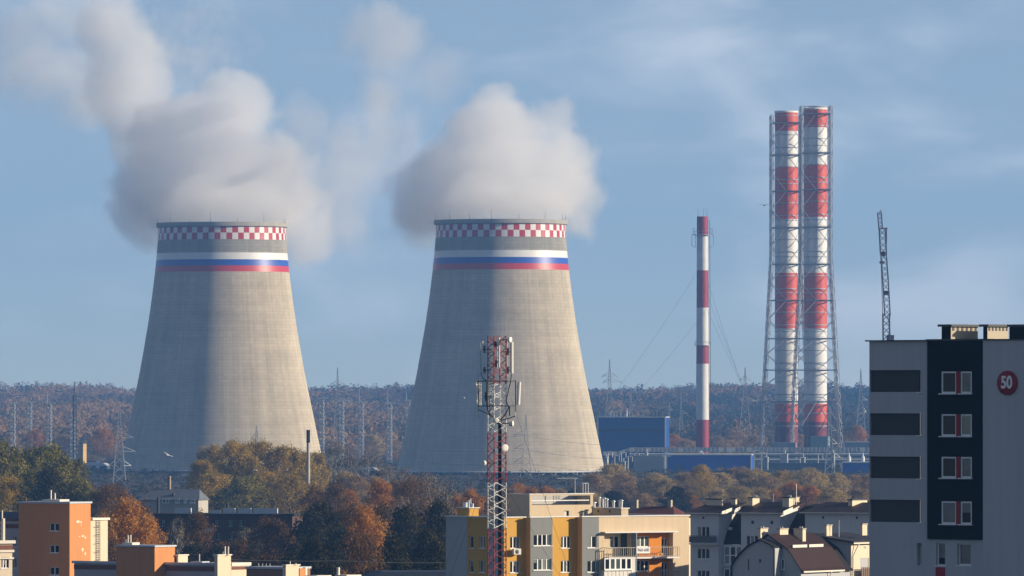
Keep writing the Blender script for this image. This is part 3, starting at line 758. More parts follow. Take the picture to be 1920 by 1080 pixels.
pylon('lattice pylon with wide arms before the shaded side of the cooling tower', 224, 752, 3500, 6, ((820,22,26),(846,28,30),(873,20,22)), 0, .24)
pylon('tall lattice pylon on the wooded skyline between the cooling towers', 633, 689, 5300, 8, ((720,13,13),(752,26,24)), 1)
pylon('lattice pylon peeping over the big yellow tree before the cooling tower', 481, 798, 3600, 5.6, ((822,10,10),), 0, .22)
def portal(label, px, ytop, D, spike=None, w=6.2):
    t = thing('substation_mast', label, 'mast', (xat(px, D), D, 0), 0, 'substation portal masts')
    s_ = F/D; H_ = zat(ytop, D)
    for q in (-w/2, w/2):
        m_ = MB(); lattice_column(m_, [(q/s_, 0, 0), (q/s_, 0, H_)], 1.5, .34, 2.0, n=3); m_.build('column', STEEL, t)
    m_ = MB(); m_.box(-w/2/s_-1.5, w/2/s_+3, -.5, .5, H_+.003, H_+.9); m_.build('head_beam', STEEL, t)
    if spike: MB().tube((-w/2/s_, 0, H_+.9), (-w/2/s_, 0, zat(spike, D)), .22, .08, 6).build('lightning_spike', STEEL, t)
for px, yt, sp, lab in ((603,748,None,'touching the edge of the cooling tower behind the black-topped pole'),(640,752,None,'under the tall skyline pylon'),(677,755,728,'with a long spike midway between the cooling towers'),(730,757,732,'with a spike beside the shaded cooling tower'),(765,752,730,'half hidden by the shaded cooling tower'),
                        (24,757,None,'near the photo edge above the green trees'),(55,755,None,'before the reddish wood above the green trees'),(92,757,733,'with a dark spike, above the green trees'),(136,788,None,'under the tall slim radio mast')):
    portal('pair of slim substation columns ' + lab, px, yt, 4620 + (px % 7)*20, sp)
D = 4600; t = thing('radio_mast', 'tall slim dark radio mast rising above the skyline near the left edge', 'mast', (xat(139.5, D), D, 0))
m_ = MB(); lattice_column(m_, [(0,0,0), (0,0,zat(740,D))], 2.4, .42, 2.4); m_.tube((0,0,zat(742,D)), (0,0,zat(716,D)), .5, .3, 6); m_.build('lattice_body', GREYD, t)
m_ = MB(); m_.box(-2.2,0,-.1,.1,zat(731,D),zat(730,D)); m_.build('bracket', GREYD, t)
# wires of the pylon line in front of the cooling tower
def wire(label, pts, r=.05, name='power_line', group=None, sag=1.5):
    out = []
    for a, b in zip(pts[:-1], pts[1:]):
        out += [Vector(a).lerp(Vector(b), k/14) - Vector((0,0,4*sag*(k/14)*(1-k/14))) for k in range(14)]
    out.append(Vector(pts[-1]))
    o = MB().path(out, r, 4).build(name, DKSTEEL)
    return tag(o, label, 'cable', group)
for q, (ya, lab) in enumerate(((815,'upper'),(841,'middle'),(866,'lowest'))):
    wire('%s power line running across the sunlit cooling tower from the pylon' % lab, [at(800, ya+2, 3720), at(986, ya+2, 3700), at(1160, ya+20, 3640)], .045, sag=1.0)
for ya, lab in ((848,'upper'),(873,'lower')):
    wire('%s power line crossing the shaded foot of the cooling tower' % lab, [at(224+28, ya+2, 3500), at(420, ya-8, 3560)], .04, sag=1)

# ------------------------------------------------------------------ small odds in the distance
D = 2300
t = thing('concrete_pole', 'slim concrete chimney pole with a black top beside the yellow trees', 'chimney pole', (xat(578, D), D, 0))
m_ = MB(); m_.lathe([(.62,0),(.5,zat(828,D))], 16); m_.build('shaft', mat('pole_concrete', (.42,.40,.34), .9, .2, .5, streak=.2), t)
m_ = MB(); m_.lathe([(.52,zat(830,D)),(.56,zat(829,D)),(.56,zat(806,D)),(.4,zat(806,D)),(.4,zat(810,D))], 16); m_.build('sooty_top', mat('soot', (.012,.012,.014), .9, .2), t)
D = 4300
t = thing('gate_tower', 'small sunlit ochre tower by the far trees, near the tall radio mast', 'tower', (xat(155, D), D, 0), R(-35))
m_ = MB(); m_.box(-1.6,1.6,-1.6,1.6,0,zat(832,D)); m_.build('wall', mat('ochre_render', (.55,.36,.14), .8, .2, .3), t)
m_ = MB(); m_.box(-1.8,1.8,-1.8,1.8,zat(832,D)+.003,zat(830,D)); m_.build('roof', DKSTEEL, t)
for (px0, px1, yt, D, lab) in ((128,200,868,4300,'low grey shed with a white door beside the lattice pylon'), (325,366,890,3900,'low shed with a pale pitched roof before the shaded cooling tower'), (640,705,876,3800,'low grey roofed shed glimpsed between the trees and the cooling towers')):
    fc = Facade(px0, D, R(-10)); t = thing('low_shed', lab, 'shed', fc.O, R(-10)); wd = fc.x(px1); zt = fc.z(yt)
    m_ = MB(); m_.box(0, wd, 0, 9, 0, zt-1.6); m_.build('wall', GREYD, t)
    m_ = MB(); m_.prism([(-.5, zt-1.6), (wd+.5, zt-1.6), (wd-2, zt), (2, zt)], -.4, 9.4); m_.build('roof', ROOFMET, t)
    if px0 == 128:
        m_ = MB(); m_.box(wd*.72, wd*.82, -.1, -.004, .5, 5); m_.build('door', WHITEP, t)

# yard clutter round the blue halls
for k, (px, yt, w_, lab) in enumerate(((1136,858,7,'small pale equipment cabin at the foot of the cooling tower'), (1168,866,9,'small grey equipment cabin under the pipe bridge'), (1212,850,5,'narrow grey duct tower beside the grey blue shed'), (1436,858,8,'small pale equipment cabin beside the portal posts'), (1470,852,14,'wide pale equipment cabin under the pipe bridge'), (1505,858,9,'small grey equipment cabin between the twin chimney feet'), (1562,850,6,'narrow pale duct tower beside the near lattice pylon'))):
    D = 4195 + 9*k; s_ = F/D; t = thing('equipment_cabin', lab, 'cabin', (xat(px, D), D, 0), R(-8)); h = zat(yt, D); a = w_/s_/2
    m_ = MB(); m_.box(-a, a, -2, 2, 0, h); m_.build('wall', GREYS if k % 2 else CONW, t)
    m_ = MB(); m_.box(-a-.2, a+.2, -2.2, 2.2, h+.003, h+.3); m_.build('roof', TRIM, t)
    m_ = MB(); m_.tube((a*.3, 0, h+.3), (a*.3, 0, h+2.2), .3, .3, 8); m_.build('vent_pipe', STEEL, t)
for k in range(9):
    px = 1140 + k*12.5 if k < 5 else 1432 + (k-5)*34; D = 4230
    t = thing('pipe_riser', 'thin pale riser pipe, %s along the pipe bridge from the cooling tower' % ['first','second','third','fourth','fifth','sixth','seventh','eighth','ninth'][k], 'pipe', (xat(px, D), D, 0), 0, 'riser pipes under the pipe bridge')
    h = zat(848 + (k*7) % 13, D); m_ = MB(); m_.path([(0,0,0),(0,0,h),(2.5,0,h),(2.5,0,h-3)], .32, 8); m_.build('pipe', CONW if k % 3 else STEEL, t)
# ------------------------------------------------------------------ buildings
def text_part(body, size, M, parent, m, name='lettering', depth=.02, bold=0.0, sx=1.0):
    c = bpy.data.curves.new('t', 'FONT'); c.body = body; c.size = size; c.extrude = depth; c.offset = bold
    c.align_x = 'CENTER'; c.align_y = 'CENTER'
    o = bpy.data.objects.new('t', c); COL.objects.link(o)
    dg = bpy.context.evaluated_depsgraph_get(); dg.update()
    me = bpy.data.meshes.new_from_object(o.evaluated_get(dg)); bpy.data.objects.remove(o); bpy.data.curves.remove(c)
    me.transform(M @ Matrix.Diagonal((sx, 1, 1, 1))); me.materials.clear(); me.materials.append(m); me.name = name
    r = bpy.data.objects.new(name, me); COL.objects.link(r); r.parent = parent
    return r
FACE = Matrix.Rotation(R(90), 4, 'X')       # text lying in x-y to text standing in x-z, read from -y
def end_M(x1): return Matrix.Translation((x1, 0, 0)) @ Matrix.Rotation(R(90), 4, 'Z')    # wall on the +x end: u runs along +y
def left_M(L_): return Matrix.Translation((0, L_, 0)) @ Matrix.Rotation(R(-90), 4, 'Z')  # wall on the -x end
def stack(parent, fc, pl, pm, pr, yt, yb, y0, m, cap=None, name='roof_chimney', slots=0, over=.12, capm=None):
    """A chimney or vent block: its face towards -y spans pl..pm, its +x face pm..pr."""
    x0, x1 = fc.x(pl, y0), fc.x(pm, y0); y1 = max(y0+.3, fc.y(pr, x1)); zt, zb = fc.z(yt, x1, y0), fc.z(yb, x1, y0)
    b = MB(); b.box(x0, x1, y0, y1, zb, zt); o = b.build(name, m, parent)
    c = MB(); c.box(x0-over, x1+over, y0-over, y1+over, zt+.003, zt+.15); c.build('cap', capm or DKSTEEL, o)
    if slots: MB().box(x0, x1-.003, y0-.03, y0-.003, zb, zt-.003).build('dark_face', NAVY, o)
    if slots:
        s = MB(); h = zt - zb
        for k in range(slots):
            ya = y0 + (y1-y0)*(k+.3)/slots; s.box(x1+.002, x1+.03, ya, ya+(y1-y0)*.42/slots, zt-h*.27, zt-.02)
        s.build('louvre_slots', DKSTEEL, o)
    return o, (x0, x1, y0, y1, zb, zt)

# ---- dark block with the number sign
G_W = mat('grey_white_render', (.45, .46, .475), .9, .10, .12, streak=.12, fine=.06)
NAVY = mat('anthracite_render', (.011, .015, .021), .9, .15, .2, spec=.1)
PANEL = mat('dark_loggia_panel', (.072, .074, .078), .9, .12, .3, fine=.08, spec=.1)
REDP = mat('red_panel', (.30, .012, .02), .6, .1)
CREAM = mat('cream_render', (.56, .47, .34), .9, .08, .2, streak=.06, fine=.05)
fc = Facade(1630, 483, R(-40))
t = thing('apartment_block', 'near shaded grey and anthracite apartment block with red window panels and flat roof', 'apartment block', fc.O, R(-40))
zr = fc.z(640.5)
xa, xb, xc = fc.x(1741), fc.x(1852), fc.x(1990)
holes = []
for ya, yb in ((694,735),(775,816),(856,897),(937,979)):
    holes.append((.03, fc.x(1727.5), fc.z(yb, 2), fc.z(ya, 2)))
slit = (fc.x(1719), fc.x(1728), fc.z(1060, 4), fc.z(1018, 4))
w_ = MB(); w_.wall(0, xa, -1, zr, 0, holes + [slit], .45)
w_.add([(0,0,-1),(0,14,-1),(0,14,zr),(0,0,zr)], [(0,1,2,3)])
w_.add([(0,0,zr),(xc,0,zr),(xc,14,zr),(0,14,zr)], [(0,1,2,3)])
w_.build('grey_wall', G_W, t)
for hx0, hx1, hz0, hz1 in holes:
    b = MB(); b.box(hx0-.01, hx1-.32, .16, .3, hz0-.01, hz1+.01); o = b.build('loggia_panel', PANEL, t)
    b = MB(); b.box(hx1-.35, hx1+.08, -.09, -.003, hz0-.06, hz0-.004); b.build('sill', WHITEP, o)
    window(t, None, hx1-.31, hx1-.02, hz0+.01, hz1-.01, .3, 1, 1, sill=False, bw=.06)
window(t, None, slit[0]+.01, slit[1]-.01, slit[2], slit[3], .38, 1, 1)
nz = fc.z(1012, 8); nh, rp = [], []
for ya, yb in ((696.5,737.5),(776.5,817.5),(856.5,896),(940,982.5)):
    za, zb = fc.z(yb, 7), fc.z(ya, 7)
    nh += [(fc.x(1765,-.15), fc.x(1793,-.15), za, zb), (fc.x(1801,-.15), fc.x(1822,-.15), za, zb)]
w_ = MB(); w_.wall(xa, xb, nz, zr+.03, -.15, nh, .3)
w_.add([(xa,-.15,nz),(xa,0,nz),(xa,0,zr),(xa,-.15,zr)], [(0,1,2,3)]); w_.add([(xa,-.15,nz),(xb,-.15,nz),(xb,0,nz),(xa,0,nz)], [(0,1,2,3)])
w_.build('anthracite_wall', NAVY, t)
for k, hh in enumerate(nh):
    window(t, None, hh[0], hh[1], hh[2], hh[3], -.12, 1, 1, bw=.10)
    if k % 2 == 0:
        b = MB(); b.box(hh[1]+.01, nh[k+1][0]-.01, -.19, -.153, hh[2], hh[3]); b.build('red_panel', REDP, t)
lo = [(fc.x(1755), fc.x(1772), fc.z(1061, 8), fc.z(1018, 8)), (fc.x(1795), fc.x(1820), fc.z(1060, 9), fc.z(1020, 9))]
w_ = MB(); w_.wall(xa, xb, -1, nz, 0, lo, .4); w_.build('lower_wall', G_W, t)
window(t, None, *lo[0], .2, 1, 1); window(t, None, *lo[1], .2, 1, 1)
b = MB(); b.box(lo[0][0], lo[0][1], -.05, -.003, lo[0][2]-2, lo[0][2]-.12); b.build('red_panel', REDP, t)
sy = -1.0; xs = fc.x(1843, sy)
w_ = MB(); w_.box(xs, xc, sy, 10, -1, zr+.02); w_.build('sign_wall', G_W, t)
b = MB()
b.box(-.2, xa-.003, -.2, .3, zr+.004, zr+.09); b.box(xa, xs-.003, -.3, .3, zr+.034, zr+.13); b.box(xs-.1, xc, sy-.1, sy+.5, zr+.024, zr+.11)
b.build('roof_edge', DKSTEEL, t)
BEIGE = mat('beige_vent_render', (.40, .35, .27), .9, .08, .3)
stack(t, fc, 1766, 1783, 1833.5, 612.5, 640, 1.6, BEIGE, name='roof_vent', slots=6, over=.2)
stack(t, fc, 1844, 1851.5, 1890.5, 612.5, 640, 3.2, BEIGE, name='roof_vent', slots=6, over=.2)
stack(t, fc, 1893, 1935, 1960, 612.5, 640, 1.0, BEIGE, name='roof_vent', slots=5)
xsn, zs_ = fc.x(1890, sy), fc.z(718, 11.5)
sg = thing('number_sign', 'round red number sign with a white 50 on the shaded grey wall', 'sign', fc.O + Vector((fc.c*xsn + fc.s*-sy*-1*-1, fc.s*xsn + fc.c*sy, zs_)), R(-40))
sg.location = Matrix.Rotation(R(-40), 4, 'Z') @ Vector((xsn, sy, zs_)) + fc.O
b = MB(FACE); b.lathe([(.775, .004), (.775, .13), (.74, .15), (0.0, .151)], 40); b.build('disc', mat('sign_red', (.26, .012, .02), .5, .06), sg)
text_part('50', 1.08, Matrix.Translation((0, -.16, .0)) @ FACE, sg, WHITEP, 'numerals', .02, .035, .82)

# ---- yellow and tan apartment house behind the mast
YEL = mat('yellow_render', (.58, .325, .065), .9, .09, .2, streak=.10, fine=.05)
GRY = mat('mid_grey_render', (.215, .225, .225), .9, .07, .2, streak=.06, fine=.05)
TAN = mat('tan_render', (.60, .48, .33), .9, .08, .2, streak=.10, fine=.05)
ORA = mat('orange_render', (.60, .22, .03), .9, .07, .2, streak=.05)
PALEG = mat('pale_grey_render', (.40, .41, .42), .9, .07, .2, streak=.06)
RAIL = mat('railing_paint', (.32, .31, .29), .5, .1)
fy = Facade(945, 854, R(35)); P_ = -1.06
t = thing('apartment_house', 'yellow, grey and tan apartment house with balconies directly behind the telecom mast', 'apartment house', fy.O, R(35))
zr = fy.z(971); Lw = fy.y(836, 0)
rows = [(1006, 1028), (1051.6, 1073.6), (1097, 1119)]
def zrow(ya, yb, x): return fy.z(yb, x), fy.z(ya, x)
x1a, x1b = fy.x(994.5, P_), fy.x(1036, P_)
x2a, x2b = fy.x(1091.5, P_), fy.x(1123, P_); xe = fy.x(1292, P_)
hS1 = [(fy.x(956.5), fy.x(975), *zrow(a, b, 3)) for a, b in rows]
hS2 = [(fy.x(1051.5), fy.x(1070), *zrow(a-.5, b-.5, 9)) for a, b in rows]
hB1 = [(fy.x(1000.5, P_), fy.x(1034, P_), *zrow(a-4.5, b-5, 5)) for a, b in rows]
hB2 = [(fy.x(1101.5, P_), fy.x(1118.5, P_), *zrow(a-1, b-1, 11)) for a, b in rows]
b = MB(); b.wall(0, x1a, -1, zr, 0, hS1, .25); b.wall(x1b, x2a, -1, zr, 0, hS2, .25)
for xx in (x1a, x2a): b.add([(xx,P_,-1),(xx,P_,zr),(xx,0,zr),(xx,0,-1)], [(0,1,2,3)])
b.build('yellow_wall', YEL, t)
b = MB(); b.wall(x1a, x1b, -1, zr, P_, hB1, .25); b.add([(x1b,P_,-1),(x1b,0,-1),(x1b,0,zr),(x1b,P_,zr)], [(0,1,2,3)])
b.wall(x2a, x2b, -1, zr, P_, hB2, .25); b.build('grey_bay', GRY, t)
for hh in hS1 + hS2: window(t, None, *hh, .12, 3, 1)
for k, hh in enumerate(hB1): window(t, None, *hh, P_+.1, 4, 1)
for hh in hB2: window(t, None, *hh, P_+.12, 2, 1)
# balcony front: tan wall with a tall recess
za0, za1 = fy.z(999, 15), fy.z(1088, 15); xm = fy.x(1184.5, P_); xr0, xr1 = fy.x(1133, P_), fy.x(1262, P_)
rec = [(xr0, xm-.06, -.9, za0), (xm+.06, xr1, -.9, za0)]
b = MB(); b.wall(x2b, xe, -1, zr, P_, rec, .9)
b.add([(xe,P_,-1),(xe,12,-1),(xe,12,zr),(xe,P_,zr)], [(0,1,2,3)])
yb_ = P_+.9
bh = [(fy.x(1143.5, yb_), fy.x(1161, yb_), *zrow(a-1, b-1, 14)) for a, b in rows]
b.wall(xr0, xm-.06, -.9, za0, yb_, bh, .2); b.build('tan_wall', TAN, t)
oh = []
for dy in (0, 45.6, 91.2):
    oh += [(fy.x(1193.5, yb_), fy.x(1217, yb_), fy.z(1025.5+dy, 18), fy.z(1005.5+dy, 18)), (fy.x(1240.5, yb_), fy.x(1252, yb_), fy.z(1038.5+dy, 20), fy.z(1009+dy, 20))]
b = MB(); b.wall(xm+.06, xr1, -.9, za0, yb_, oh, .2); b.build('orange_wall', ORA, t)
for hh in bh: window(t, None, *hh, yb_+.1, 2, 1)
for k, hh in enumerate(oh): window(t, None, *hh, yb_+.1, 2 if k % 2 else 3, 2 if k % 2 else 1)
b = MB(); b.box(xm-.055, xm+.055, P_-.95, P_+.85, -.9, za0-.02); b.build('balcony_screen', mat('grey_screen', (.20,.24,.27), .6), t)
b = MB(); b.box(fy.x(1164, yb_), xm-.08, yb_-.03, yb_-.004, fy.z(1042,16), za0-.05); b.build('dark_glazing', GLASSG, t)
b = MB(); b.box(xr0-.4, xr1+.25, P_-.75, P_-.003, za0+.003, za0+.16); b.build('canopy', mat('white_slab', (.72,.70,.66), .8, .08), t)
def railing(pa, pb, y, z0, ht, step=.28, name='railing', m=None):
    r = MB(); x0, x1 = pa, pb
    r.beam((x0, y, z0+ht), (x1, y, z0+ht), .07); r.beam((x0, y, z0+.12), (x1, y, z0+.12), .05)
    n = max(2, int((x1-x0)/step))
    for k in range(n+1):
        x = x0+(x1-x0)*k/n; r.beam((x, y, z0), (x, y, z0+ht), .035 if k % 4 else .06)
    for xx in (x0, x1): r.beam((xx, y, z0+ht), (xx, P_, z0+ht), .06); r.beam((xx, (y+P_)/2, z0), (xx, (y+P_)/2, z0+ht), .035)
    return r.build(name, m or RAIL, t)
yp = P_ - .95
for k, ys in enumerate((1044, 1089.6)):
    zs_ = fy.z(ys, 18)
    b = MB(); b.box(xm+.06, xr1+.3, yp, yb_-.005, zs_-.18, zs_); b.box(xr0, xm-.06, yp+.02, yb_-.005, zs_-.17, zs_+.01); b.build('balcony_slab', MATS['white_slab'], t)
    railing(xm+.12, xr1+.28, yp+.05, zs_, 1.12)
    if k == 0: railing(xr0-.25, xm-.12, yp+.05, zs_, 1.12)
# glazed balcony below
zt_, zb_ = fy.z(1046, 14), fy.z(1068, 14); x0, x1 = fy.x(1134, yp), xm-.1
b = MB(); b.box(x0, x1, yp+.06, yp+.12, -.5, zb_-.04)
for k in range(9): xx = x0+(x1-x0)*k/8; b.box(xx-.05, xx+.05, yp+.03, yp+.057, -.5, zb_-.05)
b.box(x1-.55, x1, yp+.06, yp+.12, zb_-.035, zt_); b.box(x0, x0+.06, yp+.125, P_-.01, -.5, zb_-.04); b.build('balcony_parapet', mat('white_sheet', (.66,.64,.60), .6, .1), t)
window(t, None, x0, x1-.56, zb_, zt_, yp+.05, 5, 1, bw=.12)
# air conditioner
q = fy.x(964); zq = fy.z(1034, 3)
b = MB(); b.box(q-.55, q+.45, -.75, -.4, zq-.32, zq+.35); b.box(q-.5, q-.4, -.4, -.003, zq-.32, zq-.25); b.box(q+.3, q+.4, -.4, -.003, zq-.32, zq-.25); ac = b.build('air_conditioner', mat('ac_white', (.62,.60,.55), .6, .1), t)
b = MB(Matrix.Translation((q-.12, -.755, zq)) @ FACE); b.lathe([(.26,.004),(.24,.02),(0,.021)], 16); b.build('fan_grille', DKSTEEL, ac)
# end wall
EM = left_M(Lw); zl = zr
def uL(px): return Lw - fy.y(px, 0)
wl = []
for a, bb in rows:
    wl += [(uL(880), uL(887.5), fy.z(bb, 0, 6), fy.z(a-.5, 0, 6)), (uL(899), uL(908.5), fy.z(bb, 0, 4), fy.z(a-.5, 0, 4))]
us = uL(875.5); um = uL(914.5)
b = MB(EM); b.wall(us, um, -1, zl, 0, wl, .3); b.build('olive_end_wall', YEL, t)
b = MB(EM); b.wall(0, us, -1, zl, 0, (), .3); b.wall(um, Lw, -1, zl, 0, (), .3); b.build('grey_end_wall', PALEG, t)
for hh in wl: window(t, EM, *hh, .15, 2 if hh[0] > uL(893) else 1, 1)
# roof, parapet cap
b = MB(); b.box(.3, xe-.3, .3, Lw-.3, zr-.5, zr-.25); b.build('roof', mat('roof_felt', (.12,.11,.10), .9, .3), t)
cap = MB()
for a, c, y in ((0,x1a,0),(x1a,x1b,P_),(x1b,x2a,0),(x2a,xe,P_)): cap.box(a-.1, c+.1, y-.12, y+.35, zr+.003 + (.01 if y else 0), zr+.13 + (.01 if y else 0))
cap.box(-.14, .3, .36, Lw+.1, zr+.005, zr+.125); cap.box(xe-.35, xe+.12, P_+.36, 12, zr+.006, zr+.128); cap.box(.31, xe-.36, 11.6, 12, zr+.006, zr+.128)
cap.build('parapet_cap', mat('white_cap', (.74,.73,.70), .7, .06), t)
# stair penthouse
y0 = 4.6; xA = fy.x(993, y0); xB = fy.x(1112, y0); yA = fy.y(956, xA); zp = fy.z(927.5, xA, y0); zs1, zs0 = fy.z(938.5, xA+5, y0), fy.z(946.5, xA+5, y0)
b = MB(); b.wall(xA, xB, zr-.4, zp, y0, [(fy.x(997,y0), fy.x(1107,y0), zs0, zp-.13), (fy.x(1058,y0), fy.x(1067,y0), zr+.0, fy.z(957.5, xA+6, y0))], .3)
b.add([(xA,y0,zr-.4),(xA,y0,zp),(xA,yA,zp),(xA,yA,zr-.4)], [(0,1,2,3)]); b.add([(xB,y0,zr-.4),(xB,yA,zr-.4),(xB,yA,zp),(xB,y0,zp)], [(0,1,2,3)])
b.add([(xA,yA,zr-.4),(xA,yA,zp),(xB,yA,zp),(xB,yA,zr-.4)], [(0,1,2,3)])
ph = b.build('penthouse', TAN, t)
b = MB(); b.box(xA+.1, xB-.1, y0+3.3, y0+3.5, zr-.3, zp-.02); b.box(xA+.15, xB-.15, y0+.3, y0+3.29, zs0-.35, zs0-.2); b.build('penthouse_core', mat('bare_concrete', (.46,.45,.42), .9, .15, .5), ph)
b = MB(); b.box(xA-.1, xB+.12, y0-.1, y0+.3, zp+.003, zp+.11); b.box(xA-.1, xA+.3, y0+.303, yA+.1, zp+.005, zp+.108); b.box(xB-.3, xB+.12, y0+.303, yA+.1, zp+.005, zp+.108); b.build('penthouse_cap', MATS['white_cap'], ph)
b = MB(); b.box(fy.x(997,y0), fy.x(1107,y0), y0+.1, y0+.25, zs0+.45, zs0+.57); b.build('ledge', MATS['white_cap'], ph)
b = MB(); b.box(fy.x(1058.3,y0), fy.x(1064,y0), y0+.2, y0+.28, zr-.2, fy.z(958, xA+6, y0)); b.build('door', mat('pale_door', (.55,.56,.56), .6), ph)
b = MB(); xq = fy.x(1078, y0+1); b.tube((xq, y0+1, zp), (xq, y0+1, fy.z(897, xA, y0)), .05, .04, 6); b.beam((xq-2.6, y0+1, fy.z(897.5, xA, y0)), (xq+.3, y0+1, fy.z(897.5, xA, y0)), .05)
for k in range(7): b.beam((xq-2.6+k*.42, y0+.6, fy.z(897.5, xA, y0)), (xq-2.6+k*.42, y0+1.4, fy.z(897.5, xA, y0)), .035)
b.build('television_aerial', STEEL, ph)
b = MB(); xq = fy.x(1093, y0+1); xw = fy.x(1103, y0+1); zz = fy.z(907, xA, y0)
for q in (xq, (xq+xw)/2, xw): b.beam((q, y0+1, zp), (q, y0+1, zz), .05)
b.beam((xq, y0+1, zz), (xw, y0+1, zz), .05); b.build('roof_ladder_frame', STEEL, ph)
o, bx = stack(t, fy, 1166, 1178, 1100, 953, 971, .8, TAN, cap=1, name='vent_block') if False else (None, None)
y0 = .9; xv1 = fy.x(1178, y0); xv0 = fy.x(1165, y0); yv = fy.y(1098, xv0); zv = fy.z(954, xv0, y0)
b = MB(); b.box(xv0, xv1, y0, yv, zr-.3, zv); vb = b.build('vent_block', TAN, t)
b = MB(); b.box(xv0-.12, xv1+.12, y0-.12, yv+.12, zv+.003, zv+.12); b.build('cap', MATS['white_cap'], vb)
b = MB()
for q in (.3, .62): b.box(xv0-.03, xv0-.002, y0+(yv-y0)*q, y0+(yv-y0)*q+.3, zv-.45, zv-.15)
b.build('louvre_slots', DKSTEEL, vb)
for k, (q, h, r_) in enumerate(((.93,.45,.16),(.86,.5,.18),(.70,1.1,.11),(.62,.95,.13),(.55,1.0,.12),(.50,.9,.1),(.30,.7,.16),(.14,.75,.2),(.08,.8,.18))):
    b = MB(); c = ((xv0+xv1)/2 + .1*math.sin(k*3), y0+(yv-y0)*q, zv+.12); b.tube(c, (c[0], c[1], c[2]+h), r_, r_, 10)
    b.lathe([(r_*1.6, h), (r_*1.6, h+.05), (.02, h+.2)], 10, c); b.build('vent_pipe', mat('shiny_metal', (.62,.63,.64), .3, .1, metal=.7), vb)
# corner block on the end wall
xk0 = .6; yk1 = fy.y(858, xk0); yk0 = fy.y(880, xk0); xk1 = fy.x(897.5, yk0); zk = fy.z(953, xk0, yk0)
b = MB(); b.box(xk0, xk1, yk0, yk1, zr-.3, zk); kb = b.build('vent_block', YEL, t)
b = MB(); b.box(xk0-.12, xk1+.12, yk0-.12, yk1+.12, zk+.003, zk+.1); b.build('cap', MATS['white_cap'], kb)
for q, h, r_ in ((.75,.55,.3),(.45,.8,.12),(.3,1.0,.1),(.15,.45,.2)):
    b = MB(); c = ((xk0+xk1)/2, yk0+(yk1-yk0)*q, zk+.1); b.tube(c, (c[0], c[1], c[2]+h), r_, r_, 10); b.build('vent_pipe', MATS['shiny_metal'], kb)
# the banner tied to the balcony railing
bn = thing('phone_banner', 'small white banner with a phone number tied to the upper orange balcony railing', 'banner')
bn.location = Matrix.Rotation(R(35), 4, 'Z') @ Vector(((fy.x(1193,yp)+fy.x(1218.5,yp))/2, yp-.03, fy.z(1031.2,17))) + fy.O; bn.rotation_euler = (0,0,R(35))
wb = fy.x(1218.5,yp)-fy.x(1193,yp)
b = MB(); b.box(-wb/2, wb/2, -.02, .02, -.38, .38); b.build('sheet', mat('banner_white', (.75,.75,.74), .7, .05), bn)
text_part('960-600', .50, Matrix.Translation((0,-.03,0)) @ FACE, bn, mat('banner_ink', (.02,.03,.08), .7), 'lettering', .004, .004, wb*.92/1.78)

# ---- orange blocks on the left
ORB = mat('orange_brick_render', (.58, .25, .095), .9, .12, .3, streak=.14, fine=.05)
BRN = mat('brown_trim', (.18, .075, .05), .85, .1)
IVO = mat('ivory_render', (.66, .56, .42), .9, .07, .3, streak=.08)
LILAC = mat('lilac_grey_render', (.42, .39, .40), .9, .08, .2, streak=.08)
CAPM = mat('zinc_cap', (.45,.48,.52), .5, .1, metal=.2)
IVC = mat('ivory_cap', (.74,.68,.58), .7, .06)
def tube_group(parent, pts, name='flue_pipe', r=.12, m=None):
    for c, h in pts:
        b = MB(); b.tube(c, (c[0], c[1], c[2]+h), r, r, 8); b.build(name, m or IVC, parent)
a = -35
f1 = Facade(35, 975, R(a)); t = thing('orange_block', 'tall orange apartment block with ivory ladder wall and shaded windowed front', 'apartment block', f1.O, R(a), 'orange apartment blocks')
x1 = f1.x(130.5); y1 = f1.y(170, x1); zt = f1.z(943.5)
wn = [(f1.x(93.5), f1.x(110.5), f1.z(b_, 5), f1.z(a_, 5)) for a_, b_ in ((981,995.5),(1022,1036.5),(1063,1078))]
b = MB(); b.wall(0, x1, 0, zt, 0, wn, .22); b.add([(x1,0,0),(x1,y1,0),(x1,y1,zt),(x1,0,zt)], [(0,1,2,3)]); b.add([(0,0,zt),(x1,0,zt),(x1,y1,zt),(0,y1,zt)], [(0,1,2,3)])
b.add([(0,0,0),(0,0,zt),(0,y1,zt),(0,y1,0)], [(0,1,2,3)]); b.add([(0,y1,0),(0,y1,zt),(x1,y1,zt),(x1,y1,0)], [(0,1,2,3)]); b.build('orange_wall', ORB, t)
for hh in wn: window(t, None, *hh, .1, 2, 1)
b = MB(); b.box(-.15, x1+.15, -.15, y1+.15, zt+.004, zt+.24); b.build('roof_cap', CAPM, t)
b = MB(); b.box(f1.x(79,2), f1.x(112,2), 2, 4, zt+.244, zt+.5); rb = b.build('roof_hatch', IVC, t)
tube_group(rb, [((f1.x(95.5,3), 3, zt+.5), 1.2), ((f1.x(103,3), 3, zt+.5), .8)], r=.11)
y2 = f1.y(202, x1-.03); z2 = f1.z(975.5, x1, y1)
b = MB(); b.box(1, x1-.03, y1+.003, y2, 0, z2); iv = b.build('ivory_wall', IVO, t)
b = MB(); b.box(.8, x1+.2, y1+.2, y2+.2, z2+.003, z2+.3); b.build('cornice', IVC, iv)
lm = end_M(x1-.03); ua, ub = f1.y(180, x1), f1.y(186, x1)
b = MB(lm)
for u in (ua, ub): b.beam((u, -.15, 18), (u, -.15, z2+.9), .06)
for k in range(28): zz = 18.2 + k*.3; b.beam((ua, -.15, zz), (ub, -.15, zz), .04) if zz < z2+.8 else None
for k in range(6): b.beam((ua, -.15, z2-.8-k*1.1), (ua-.3, -.6, z2-.8-k*1.1), .035); b.beam((ub, -.15, z2-.8-k*1.1), (ua-.3, -.6, z2-.8-k*1.1), .035)
